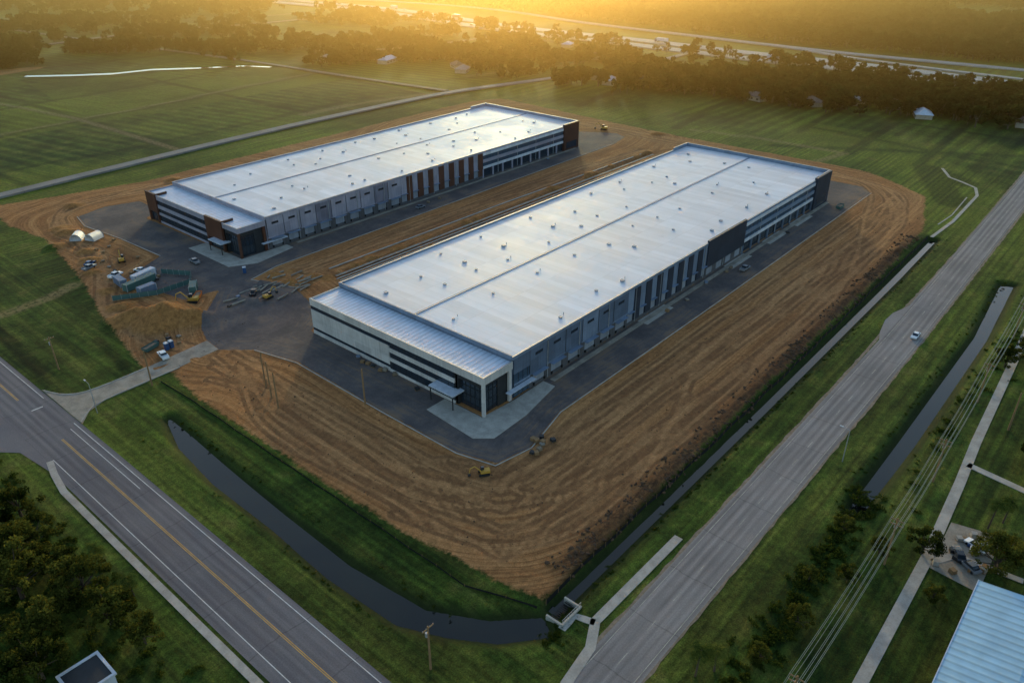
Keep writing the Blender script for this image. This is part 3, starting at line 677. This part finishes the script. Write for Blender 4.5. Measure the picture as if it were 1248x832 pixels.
def scatter(name,pts,coll,smin,smax,seed=0):
    me=bpy.data.meshes.new(name);me.from_pydata([tuple(p) for p in pts],[],[]);o=bpy.data.objects.new(name,me);COL.objects.link(o)
    ng=bpy.data.node_groups.new(name+'_nodes','GeometryNodeTree')
    ng.interface.new_socket('Geometry',in_out='INPUT',socket_type='NodeSocketGeometry');ng.interface.new_socket('Geometry',in_out='OUTPUT',socket_type='NodeSocketGeometry')
    N=ng.nodes;gi=N.new('NodeGroupInput');go=N.new('NodeGroupOutput');ip=N.new('GeometryNodeInstanceOnPoints');ci=N.new('GeometryNodeCollectionInfo')
    ci.inputs[0].default_value=coll;ci.inputs['Separate Children'].default_value=True;ci.inputs['Reset Children'].default_value=True
    ip.inputs['Pick Instance'].default_value=True
    rz=N.new('FunctionNodeRandomValue');rz.data_type='FLOAT_VECTOR';rz.inputs[0].default_value=(0,0,0);rz.inputs[1].default_value=(0,0,6.28);rz.inputs['Seed'].default_value=seed
    rs=N.new('FunctionNodeRandomValue');rs.data_type='FLOAT_VECTOR';rs.inputs[0].default_value=(smin,)*3;rs.inputs[1].default_value=(smax,)*3;rs.inputs['Seed'].default_value=seed+5
    l=ng.links.new;l(gi.outputs[0],ip.inputs['Points']);l(ci.outputs[0],ip.inputs['Instance']);l(rz.outputs[0],ip.inputs['Rotation']);l(rs.outputs[0],ip.inputs['Scale']);l(ip.outputs[0],go.inputs[0])
    md=o.modifiers.new('scatter','NODES');md.node_group=ng;return o
def band(P,w,n,thr=.0,seed=0,sc=25):
    r=np.random.RandomState(seed);out=[]
    P=[np.array(p,float) for p in P];Ls=[np.linalg.norm(b-a) for a,b in zip(P[:-1],P[1:])];tot=sum(Ls)
    for _ in range(n):
        s=r.rand()*tot;i=0
        while s>Ls[i] and i<len(Ls)-1: s-=Ls[i];i+=1
        d=(P[i+1]-P[i])/Ls[i];q=P[i]+d*s+np.array((-d[1],d[0]))*r.normal()*w*.45
        if vnoise(np.array([q[0]]),np.array([q[1]]),sc,seed+50)[0]<thr: continue
        out.append((q[0],q[1],0))
    return out
def area(x0,x1,y0,y1,n,thr,seed,sc=60):
    r=np.random.RandomState(seed);Xs=r.uniform(x0,x1,n);Ys=r.uniform(y0,y1,n)
    k=vnoise(Xs,Ys,sc,seed+9)*.7+vnoise(Xs,Ys,sc/3,seed+10)*.3>thr
    return [(a,b,0) for a,b in zip(Xs[k],Ys[k])]
def offroad(pts,x0=556,x1=690):
    return [p for p in pts if not(x0<p[0]<x1)]
HOUSES=((376,226,.3,'roofw',7),(392,207,1.2,'rooft',0),(388,243,.2,'roofg',4),(410,163,.4,'roofb',3),(396,120,1.3,'rooft',5),(418,100,.1,'roofw',2),(426,62,1.5,'roofg',3),(416,16,.4,'roofw',8),(438,-8,1.4,'rooft',0),(430,-38,.2,'roofb',5),(406,82,.8,'rooft',4),(436,138,.5,'roofg',2),(400,184,.9,'rooft',3),(340,345,.5,'roofg',6),(352,362,1.1,'rooft',2),(462,300,.4,'roofb',4),(330,424,.3,'roofw',5),(414,-64,.3,'rooft',6),(432,38,.9,'roofb',1),(300,470,.6,'roofg',6),(500,360,.3,'roofw',6),(474,248,1.,'roofg',6),(452,-76,.5,'roofg',6))
pts=[]
pts+=band([(388,245),(424,150),(440,60),(458,-40),(480,-160)],40,1150,.12,1)
pts+=band([(420,250),(468,140),(490,40),(500,-60)],40,600,.18,2)
pts+=band([(350,262),(382,235),(396,180),(400,130),(405,60)],20,240,.25,21)
pts+=band([(345,262),(372,330),(390,430),(400,480)],24,300,.3,3)
pts+=band([(480,430),(440,330),(470,260)],44,300,.35,4)
pts+=band([(100,640),(125,700),(160,780)],30,260,.15,5)
pts+=band([(175,690),(300,560),(380,520),(520,500)],22,300,.42,6)
pts+=band([(285,470),(350,420),(410,380)],18,200,.25,7)
pts+=band([(200,780),(330,720),(540,680)],40,340,.4,8)
pts+=band([(60,860),(260,900),(520,860)],40,300,.4,9)
pts+=band([(540,-100),(540,120),(538,330),(545,520)],14,160,.35,33)
pts+=area(240,560,300,900,1200,.58,12,70)
pts+=area(380,1000,900,2000,3500,.42,13,120)
pts+=area(0,380,760,1600,2500,.5,14,90)
far=area(696,1250,-350,900,9000,.27,15,110)+area(1250,2600,-400,1800,7500,.3,16,160)
far+=band([(696,-150),(680,200),(704,420),(740,640)],18,700,.1,17)
pts=offroad(pts)
pts=[p for p in pts if not(abs(p[1]-275)<14 and p[0]<440)]
def clear(p):
    for h in HOUSES:
        dx,dy=p[0]-h[0],p[1]-h[1]
        if dx*dx+dy*dy<60: return False
        al=-(dx*.76+dy*.65);ac=abs(-dx*.65+dy*.76)
        if h[4] and 0<al<8+3*h[4] and ac<2+h[4]*.7: return False
    return True
pts=[p for p in pts if clear(p)]
scatter('distant_tree_line',pts,farc,.55,1.35,3)
scatter('distant_forest',far,farc,.9,1.6,4)
sh=[]
for i in range(110):
    s=R.random();sh.append((R.choice((-64.2+R.gauss(0,.5),-74+R.gauss(0,.6))),-40+s*100,-.35))
for i in range(90): sh.append((R.uniform(-58,-48),-57+R.gauss(0,1.),-.3))
for i in range(200): sh.append((R.uniform(-45,200),-55.4+R.gauss(0,.6),-.4))
for i in range(130): sh.append((R.uniform(14,170),R.choice((-82,-90.5))+R.gauss(0,.7),-.25))
scatter('bank_shrubs',sh,bushc,.2,.6,8)
sh=[]
for i in range(140): sh.append((R.uniform(-45,24),-86+R.gauss(0,1.8),-.1))
for i in range(200): sh.append((R.uniform(-124,-100),R.uniform(-30,75),0))
for i in range(30): sh.append((R.uniform(20,130),R.gauss(-93,1.5),0))
scatter('scrub',sh,bushc,.45,1.35,9)
cl=[]
for i in range(1700):
    x=R.uniform(-42,195);cl.append((x,-47.4+.02*max(0,x-30)+R.gauss(0,1.4),.1+R.random()*.35))
scatter('soil_clods',cl,clodc,.25,1.1,10)
cl=[(R.uniform(-45,270),R.choice((R.uniform(-42,-16),R.uniform(92,118))),.02) for i in range(260)]+[(R.uniform(-52,-28),R.uniform(-40,125),.02) for i in range(200)]+[(R.uniform(-38,-16),R.uniform(125,230),.02) for i in range(160)]
scatter('rubble',cl,clodc,.12,.5,11)
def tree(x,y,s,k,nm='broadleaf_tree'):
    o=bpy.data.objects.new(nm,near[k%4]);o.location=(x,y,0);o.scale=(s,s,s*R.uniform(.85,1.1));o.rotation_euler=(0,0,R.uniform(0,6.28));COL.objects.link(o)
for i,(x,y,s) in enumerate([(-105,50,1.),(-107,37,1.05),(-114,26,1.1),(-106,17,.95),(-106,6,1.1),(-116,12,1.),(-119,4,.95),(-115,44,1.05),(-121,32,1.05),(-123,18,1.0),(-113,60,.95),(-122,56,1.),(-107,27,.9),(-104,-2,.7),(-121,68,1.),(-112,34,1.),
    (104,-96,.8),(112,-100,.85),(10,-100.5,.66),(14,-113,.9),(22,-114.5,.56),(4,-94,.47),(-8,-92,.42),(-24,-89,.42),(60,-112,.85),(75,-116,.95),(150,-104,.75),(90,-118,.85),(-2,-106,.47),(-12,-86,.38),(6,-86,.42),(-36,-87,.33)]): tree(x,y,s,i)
def palm(x,y,h):
    e=empty('palm_tree',(x,y,0),R.uniform(0,6));tk=B()
    for i in range(6): tk.cyl((.06*i,0,h*i/6),(.06*(i+1),0,h*(i+1)/6),.2-.01*i,.19-.01*i,8)
    tk.obj('trunk',M['bark'],e)
    V=[];F=[];sh=[];r=random.Random(int(x*7+y))
    for k in range(26):
        a=2*math.pi*k/26*2.618+r.uniform(-.2,.2);up=r.uniform(-.5,1.1);Lf=r.uniform(2.,2.8);p=Vector((.36,0,h));d=Vector((math.cos(a),math.sin(a),up)).normalized();s=Vector((-math.sin(a),math.cos(a),0))
        pts_=[]
        for j in range(9):
            pts_.append(p.copy());d=(d+Vector((0,0,-.17))).normalized();p=p+d*Lf/8
        for j in range(8):
            for sg in (-1,1):
                for m in range(2):
                    q=pts_[j].lerp(pts_[j+1],m*.5);wl=.75*math.sin(math.pi*(j+.8)/9.5)+.1
                    tip=q+s*sg*wl+d*.25+Vector((0,0,-.25*wl));n=len(V)
                    V+=[tuple(q),tuple(pts_[j].lerp(pts_[j+1],min(1,m*.5+.3))),tuple(tip)];F.append((n,n+1,n+2));sh+=[r.random()]*3
    o=mesh_obj('fronds',V,F,M['palm'],e);a=o.data.attributes.new('shade','FLOAT','POINT');a.data.foreach_set('value',sh)
for q in ((-46,-80,6.5),(-43,-82,5),(27,-109,7),(31,-111,6),(-104,66,7),(-101,22,6),(-100,10,5)): palm(*q)

# ------------------------------------------------------------ vehicles & machines
def car(x,y,rz,col='car_white',z=.06,kind='car'):
    e=empty(kind,(x,y,z),rz);b=B();g=B();w=B()
    if kind=='pickup_truck':
        b.prism([(-2.7,.45),(2.7,.45),(2.75,.9),(1.5,1.05),(-2.7,1.05)],-.95,.95);b.box(-.9,-.8,1.75,.7,.8,1.82);b.box(-2.7,-.95,1.05,-1.,-.85,1.3).box(-2.7,.85,1.05,-1.,.95,1.3)
        g.prism([(-1.,1.06),(1.35,1.06),(.75,1.745),(-.95,1.745)],-.82,.82)
    else:
        b.prism([(-2.2,.35),(2.2,.35),(2.25,.7),(1.2,.9),(-1.7,.95),(-2.25,.85)],-.9,.9);b.prism([(-1.1,1.43),(.35,1.43),(.25,1.48),(-1.,1.48)],-.68,.68)
        g.prism([(-1.75,.955),(1.15,.91),(.4,1.425),(-1.15,1.425)],-.76,.76)
    for a in (-1.4,1.4):
        for s in (-1,1): w.cyl((a,s*.72,.33),(a,s*.95,.33),.34,.34,12)
    b.obj('body',M[col],e);g.obj('windows',M['glass'],e);w.obj('wheels',M['tyre'],e)
    l=B().box(2.2,-.8,.55,2.27,-.45,.72).box(2.2,.45,.55,2.27,.8,.72);l.obj('headlights',M['whitep'],e)
car(106.4,-71,math.pi,'car_white')
for i,(x,y,r_,c,k) in enumerate([(-32,160,.3,'car_white','pickup_truck'),(-35,174,.4,'car_grey','pickup_truck'),(-33,178,.5,'car_blue','car'),(-50,92.5,1.4,'car_white','pickup_truck'),(-27,148,.2,'car_red','pickup_truck'),(-24,158,2.,'car_white','car'),
   (120,-8,0,'car_grey','pickup_truck'),(90,131,0,'car_grey','car'),(14,-106.5,.5,'car_black','car'),(19,-108.5,1.2,'car_white','car'),(12,-109,1.,'car_grey','car'),(-7,150,1.5,'car_grey','pickup_truck'),(-8,110,.8,'car_black','pickup_truck')]): car(x,y,r_,c,kind=k)
HP=spline(HWY,20)
for i in range(26):
    k=R.randrange(28,72) if len(HP)>75 else R.randrange(20,len(HP)-4)
    p=HP[k];d=HP[k+1]-HP[k];d/=np.linalg.norm(d);o=R.choice((-3.7,3.7,0,-25.3,-29,-32.7))
    car(p[0]-d[1]*o,p[1]+d[0]*o,math.atan2(d[1],d[0])+(0 if o<-10 else math.pi),R.choice(('car_white','car_white','car_grey','car_red','car_blue','car_black')),1.25,R.choice(('car','pickup_truck')))
def lorry(x,y,z,rz,c):
    e=empty('box_lorry',(x,y,z),rz);B().box(-7,-1.25,1.2,4.6,1.25,4.1).obj('trailer',M[c],e)
    B().prism([(5,.6),(7.4,.6),(7.4,1.8),(6.9,3.1),(5,3.1)],-1.2,1.2).obj('cab',M['car_blue'],e);w=B()
    for a in (-5.8,-4.6,3.4,6.4):
        for s in (-1,1): w.cyl((a,s*.9,.5),(a,s*1.22,.5),.5,.5,12)
    w.box(-7,-.5,.7,5.2,.5,1.15);w.obj('chassis',M['tyre'],e)
for k,o,c in ((38,3.7,'whitep'),(48,-29,'roofw'),(58,0,'whitep'),(64,-25.3,'whitep'),(44,0,'car_blue')):
    if k<len(HP)-1:
        p=HP[k];d=HP[k+1]-HP[k];d/=np.linalg.norm(d);lorry(p[0]-d[1]*o,p[1]+d[0]*o,1.25,math.atan2(d[1],d[0])+(math.pi if o>=0 else 0),c)
def excavator(x,y,rz,z=0.,sc=.8):
    e=empty('excavator',(x,y,z),rz,sc);tr=B()
    for s in (-1,1): tr.prism([(-1.9,.0),(1.9,.0),(2.2,.45),(1.9,.9),(-1.9,.9),(-2.2,.45)],s*1.3-.3,s*1.3+.3)
    tr.obj('tracks',M['tyre'],e)
    b=B().prism([(-2.3,1.),(1.4,1.),(1.4,1.5),(.2,1.9),(-2.3,2.2)],-1.2,1.2)
    for p0,p1,r in (((1.1,.2,1.6),(3.6,.2,4.4),.26),((3.6,.2,4.4),(5.4,.2,3.6),.22),((5.3,.2,3.8),(5.9,.2,1.3),.18)): b.cyl(p0,p1,r,r*.8,6)
    b.obj('body_and_boom',M['cat'],e);B().prism([(-.1,1.95),(1.3,1.55),(1.3,2.7),(1.,3.1),(-.1,3.1)],-1.15,-.25).obj('cab',M['glass'],e)
    B().prism([(5.6,1.4),(6.2,1.3),(6.4,.5),(5.6,.2),(5.2,.7)],-.4,.8).obj('bucket',M['dark'],e)
for q in ((-25,120,2.4,0,.9),(-24,172,1.2,0,.8),(258,150,2,0,.9),(-7,103,.2,.3,.7),(-29,-15.5,2.5,0,.6)): excavator(*q)
def container(x,y,rz,c='green',L=6.1,nm='shipping_container'):
    e=empty(nm,(x,y,.02),rz);b=B();b.box(-L/2,-1.2,.15,L/2,1.2,2.6)
    for i in range(int(L/.4)): a=-L/2+.1+i*.4;b.box(a,-1.25,.2,a+.2,-1.2,2.5).box(a,1.2,.2,a+.2,1.25,2.5)
    b.obj('corrugated_body',M[c],e);f=B()
    for a in (-L/2,L/2-.15):
        for s in (-1.28,1.13): f.box(a-.03,s,.0,a+.18,s+.15,2.65)
    f.obj('corner_posts',M['steel'],e)
for q in ((-30,146,.2,'green',12.),(-26,151,.25,'whitep',9.),(-31,139,.1,'slate2',6.),(-20,128,1.,'green',6.),(-34,152,1.5,'slate2',6.)): container(*q)
container(246,70,1.5,'whitep',12.);container(252,62,1.5,'green',6.)
def dumpster(x,y,rz,c='green'):
    e=empty('skip_container',(x,y,0),rz,.8);V=[(-2.8,-1.1,.2),(2.8,-1.1,.2),(2.8,1.1,.2),(-2.8,1.1,.2),(-3.2,-1.25,1.7),(3.2,-1.25,1.7),(3.2,1.25,1.7),(-3.2,1.25,1.7)]
    mesh_obj('tub',V,[(0,3,2,1),(0,1,5,4),(1,2,6,5),(2,3,7,6),(3,0,4,7)],M[c],e);B().box(-2.9,-1.1,1.,2.9,1.1,1.3).obj('debris',M['gravel'],e)
for q in ((-50,100,.3,'green'),(210,-9,0,'green'),(-22,122,.8,'orange')): dumpster(*q)
def potty(x,y,rz):
    e=empty('portable_toilet',(x,y,.05),rz);B().box(-.55,-.55,0,.55,.55,2.1).obj('cabin',M['car_blue'],e);B().prism([(-.6,2.1),(.6,2.1),(.45,2.35),(-.45,2.35)],-.6,.6).obj('roof',M['whitep'],e);B().box(.56,-.4,.1,.6,.4,1.95).obj('door',M['green'],e)
for q in ((-47,96,.1),(-45.4,96.2,.1),(0,128,1.)): potty(*q)
def tank(x,y,rz):
    e=empty('white_fabric_shelter',(x,y,0),rz,1.05);V=[];F=[];n=10
    for i in range(2):
        for k in range(n+1):
            a=math.pi*k/n;V.append((-2.6+5.2*i,-2.1*math.cos(a),2.5*math.sin(a)))
    for k in range(n): F.append((k,k+1,n+2+k,n+1+k))
    F.append(tuple(range(n+1)));F.append(tuple(range(n+1,2*n+2)));mesh_obj('cover',V,F,M['whitep'],e,True)
    d=B()
    for i in (-2.62,2.62):
        for k in range(n):
            a=math.pi*k/n;b=math.pi*(k+1)/n;d.cyl((i,-2.12*math.cos(a),2.52*math.sin(a)),(i,-2.12*math.cos(b),2.52*math.sin(b)),.07,.07,5)
    d.obj('hoops',M['steel'],e)
tank(-20,203,.4);tank(-24.5,208,.9)
def stack(x,y,rz,c,w=1.2,h=.9,nm='material_pallet'):
    e=empty(nm,(x,y,.05),rz);p=B()
    for k in range(5): p.box(-.6+k*.26,-.6,.1,-.46+k*.26,.6,.14)
    for k in (-.6,-.07,.5): p.box(-.6,k,0,.6,k+.1,.1)
    p.obj('pallet',M['wood'],e);b=B()
    for j in range(3): b.box(-.55+R.uniform(-.03,.03),-.55,.142+j*h/3,.55,.55+R.uniform(-.04,.04),.135+(j+1)*h/3)
    b.obj('load',M[c],e)
for i in range(62):
    z_=R.choice(((-16,-8,-20,-14),(-14,-12.6,20,60),(-20,14,100,118),(-20,14,100,118),(-34,-14,138,160),(-34,-14,138,160),(-32,-14,160,215),(-32,-14,160,215),(20,200,-6,-3),(30,200,133,137),(-48,-40,96,104),(236,252,10,70)))
    stack(R.uniform(z_[0],z_[1]),R.uniform(z_[2],z_[3]),R.uniform(0,3),R.choice(('wood','gravel','dark','wood','slate2','gravel','concd')),h=R.uniform(.3,.8))
pp=B()
for i in range(26):
    x=R.uniform(-20,14);y=R.uniform(98,118);a=R.uniform(-.3,.5);pp.cyl((x,y,.5),(x+5*math.cos(a),y+5*math.sin(a),.5),.3,.3,8)
pp.obj('pipe_sections',M['concd'])
# ------------------------------------------------------------ fences, poles
f=B();fp=B()
fl_=[(-50,-50.6)]+[(xx,-50.3+.008*max(0,xx-30)+.15*math.sin(xx*.3)) for xx in np.arange(-46,200,4)]
for a,b in zip(fl_[:-1],fl_[1:]):
    f.poly([(a[0],a[1],-.6),(b[0],b[1],-.6),(b[0],b[1],.8),(a[0],a[1],.8)]);fp.box(a[0]-.04,a[1]-.04,-.6,a[0]+.04,a[1]+.04,1.)
fe=empty('silt_fence');f.obj('fabric',M['black'],fe);fp.obj('stakes',M['wood'],fe)
f=B();fp=B()
fl_=[(-57.5,80)]+[(-56.9+.1*math.sin(y*.4),y) for y in np.arange(64,-40,-4)]+[(-54,-44),(-52,-50)]
for a,b in zip(fl_[:-1],fl_[1:]):
    f.poly([(a[0],a[1],-.2),(b[0],b[1],-.2),(b[0],b[1],.45),(a[0],a[1],.45)]);fp.box(a[0]-.03,a[1]-.03,-.3,a[0]+.03,a[1]+.03,.7)
fe=empty('silt_fence');f.obj('fabric',M['black'],fe);fp.obj('stakes',M['wood'],fe)
f=B()
q_=[(-42,141),(-30,134),(-18,134),(-14,140),(-20,150)]
for a,b in zip(q_[:-1],q_[1:]): f.poly([(*a,.1),(*b,.1),(*b,1.9),(*a,1.9)])
fe=empty('compound_fence');f.obj('mesh_panels',M['green'],fe);fp=B()
for a,b in zip(q_[:-1],q_[1:]):
    for k in range(5): t_=k/5;fp.cyl((a[0]+(b[0]-a[0])*t_,a[1]+(b[1]-a[1])*t_,0),(a[0]+(b[0]-a[0])*t_,a[1]+(b[1]-a[1])*t_,2.1),.05,.05,5)
fp.obj('posts',M['steel'],fe)
def pole(x,y,h=11,arms=1,rz=0,nm='utility_pole',r=.22):
    e=empty(nm,(x,y,0),rz);b=B().cyl((0,0,-.5),(0,0,h),r,r*.7,8)
    for k in range(arms): b.box(-.09,-1.3,h-.6-k*1.1,.09,1.3,h-.42-k*1.1)
    b.obj('pole_and_crossarm',M['wood'],e);g=B()
    for k in range(arms):
        for s in (-1.2,-.4,.4,1.2): g.cyl((0,s,h-.42-k*1.1),(0,s,h-.2-k*1.1),.07,.05,6)
    if arms: g.cyl((.3,.1,h-2.6),(.3,.1,h-1.7),.28,.28,8);g.obj('insulators_and_transformer',M['steel'],e)
PL=[(-90,-95.5),(-45,-95.6),(2,-95.8),(36,-95.6),(79,-94.8),(125,-94),(180,-92),(240,-90)]
for x,y in PL: pole(x,y,12,2)
w=B()
for (a,b) in zip(PL[:-1],PL[1:]):
    for k,(s,h) in enumerate(((-1.2,11.8),(-.4,11.8),(.4,11.8),(1.2,11.8),(-1.2,10.7),(1.2,10.7),(0,8.5))):
        pr=None
        for j in range(13):
            t_=j/12;p=(a[0]+(b[0]-a[0])*t_,a[1]+(b[1]-a[1])*t_+s,h-1.1*4*t_*(1-t_))
            if pr: w.cyl(pr,p,.045,.045,3)
            pr=p
w.obj('power_lines',M['wire'])
for q in ((-74.5,-44.6),(-73,108.6),(-75,150)): pole(q[0],q[1],10.5,1,1.57)
for q in ((-42,50),(-40,55.5),(-28,28),(70,-104),(-60,80),(-44,44)): pole(q[0],q[1],11.,0,r=.25)
def lamp(x,y,rz,h=9.):
    e=empty('street_lamp',(x,y,0),rz);b=B().cyl((0,0,0),(0,0,h),.12,.07,8).cyl((0,0,h),(1.8,0,h+.3),.06,.05,6);b.obj('column',M['steel'],e);B().prism([(1.6,h+.2),(2.4,h+.25),(2.4,h+.36),(1.6,h+.4)],-.15,.15).obj('luminaire',M['whitep'],e)
for q in ((30,-77,1.57),(-98,95,0),(-76,78,1.6)): lamp(*q)
e=empty('culvert_headwall');B().box(-52.5,-56.4,-1.6,-46.5,-56,.45).box(-52.5,-55.95,-1.6,-52.1,-52.5,.3).box(-46.9,-55.95,-1.6,-46.5,-52.5,.3).obj('walls',M['conc'],e)
g=B()
for k in range(9): g.box(-52.3+k*.7,-56.25,.46,-52.25+k*.7,-56.2,1.4)
g.box(-52.4,-56.25,1.4,-46.6,-56.18,1.46);g.obj('handrail',M['steel'],e);gr=B()
for k in range(12): gr.box(-52+k*.46,-54.6,-.3,-51.8+k*.46,-53.,-.22)
gr.obj('grating',M['black'],e)

# ------------------------------------------------------------ houses
def house(x,y,rz,a=14,b=9,h=3,rc='rooft',wc='stucco',nm='house'):
    e=empty(nm,(x,y,0),rz);B().box(-a/2,-b/2,0,a/2,b/2,h).obj('walls',M[wc],e)
    o=.6;r=b*.27
    V=[(-a/2-o,-b/2-o,h-.1),(a/2+o,-b/2-o,h-.1),(a/2+o,b/2+o,h-.1),(-a/2-o,b/2+o,h-.1),(-a/2+b*.35,0,h+r),(a/2-b*.35,0,h+r)]
    mesh_obj('roof',V,[(0,1,5,4),(2,3,4,5),(1,2,5),(3,0,4),(3,2,1,0)],M[rc],e)
    g=B()
    for k in range(3): xx=-a/2+1.6+k*(a-3)/3; g.box(xx,-b/2-.04,1,xx+1.6,-b/2,2.2).box(xx,b/2,1,xx+1.6,b/2+.04,2.2)
    g.obj('windows',M['glass'],e);B().box(a/2-1.2-2,-b/2-.05,0,a/2-2.2,-b/2,2.1).obj('door',M['brown'],e)
for q in HOUSES: house(q[0],q[1],q[2],R.uniform(10,18),R.uniform(7.5,10.5),R.uniform(2.8,3.6),q[3])
house(58,-122,0,26,17,4,'roofb',nm='house');house(-40,-140,.0,20,12,3.5,'rooft')
e=empty('metal_roof_building',(-18,-122,0));B().box(-21.5,-9.6,0,21.3,9.6,4.6).obj('walls',M['stucco'],e)
mesh_obj('roof',[(-22.3,-10.5,4.5),(22.1,-10.5,4.5),(22.1,0,5.9),(-22.3,0,5.9),(22.1,10.5,4.5),(-22.3,10.5,4.5)],[(0,1,2,3),(3,2,4,5)],M['ribx'],e)
B().box(-22.35,10.5,4.25,22.15,10.66,4.6).box(22.1,-10.5,4.1,22.25,10.5,4.45).obj('gutters',M['whitep'],e)
g=B()
for k in range(8): g.box(-19+k*5,9.6,1.,-17+k*5,9.66,2.4)
g.obj('windows',M['glass'],e)
e=empty('flat_roof_pavilion',(-114.5,-4,0),.0);B().box(-3.2,-3.2,0,3.2,3.2,3.2).obj('walls',M['whitep'],e);B().box(-3.,-3.,3.2,3.,3.,3.3).obj('roof',M['dark'],e)
B().box(-3.5,-3.5,3.15,-3.01,3.5,3.5).box(3.01,-3.5,3.15,3.5,3.5,3.5).box(-3,-3.5,3.15,3,-3.01,3.5).box(-3,3.01,3.15,3,3.5,3.5).obj('parapet',M['whitep'],e);B().box(-1,-3.26,0,1,-3.2,2.2).obj('door',M['dark'],e)
polyobj('yard_paving',[(7,-102.9),(24,-102.6),(26,-112),(6,-112)],.06,M['concd'],.08)
for i in range(16): stack(R.uniform(8,24),R.uniform(-111.5,-103.5),R.uniform(0,3),R.choice(('whitep','dark','conc','wood','car_blue')),h=R.uniform(.5,1.2))

# ------------------------------------------------------------ haze, light, world, camera
hz=B().box(0,-4500,-4,7500,4500,160).obj('haze',None)
SA=rad(41.);SE=rad(8.5)
D0=420
hz.location=(-135+D0*math.cos(SA),-115+D0*math.sin(SA),0);hz.rotation_euler=(0,0,SA)
m=bpy.data.materials.new('haze_mat');m.use_nodes=True;nt=m.node_tree;nt.nodes.clear();o=nt.nodes.new('ShaderNodeOutputMaterial');vs=nt.nodes.new('ShaderNodeVolumeScatter')
vs.inputs['Color'].default_value=(1,.52,.15,1);vs.inputs['Density'].default_value=.00115;vs.inputs['Anisotropy'].default_value=.875
nt.links.new(vs.outputs[0],o.inputs['Volume']);hz.data.materials.append(m)
sd=Vector((math.cos(SA)*math.cos(SE),math.sin(SA)*math.cos(SE),math.sin(SE)))
sl=bpy.data.lights.new('sun','SUN');sl.energy=5.0;sl.angle=rad(4);sl.color=(1,.54,.20)
so=bpy.data.objects.new('sun',sl);so.rotation_euler=(-sd).to_track_quat('-Z','Y').to_euler();COL.objects.link(so)
wd=bpy.data.worlds.new('World');S.world=wd;wd.use_nodes=True;nt=wd.node_tree;bg=nt.nodes['Background']
sk=nt.nodes.new('ShaderNodeTexSky');sk.sky_type='NISHITA';sk.sun_disc=False;sk.sun_elevation=SE;sk.sun_rotation=math.pi/2-SA;sk.air_density=1.2;sk.dust_density=1.4;sk.ozone_density=2.
nt.links.new(sk.outputs[0],bg.inputs[0]);bg.inputs[1].default_value=.31
cm=bpy.data.cameras.new('camera');co=bpy.data.objects.new('camera',cm);COL.objects.link(co);co.location=(-135,-115,115);co.rotation_euler=(rad(90-28.8),0,rad(40.62-90))
cm.sensor_width=36;cm.lens=957/1248*36;cm.clip_start=.5;cm.clip_end=20000;S.camera=co
S.view_settings.view_transform='Standard';S.view_settings.look='None';S.view_settings.exposure=0
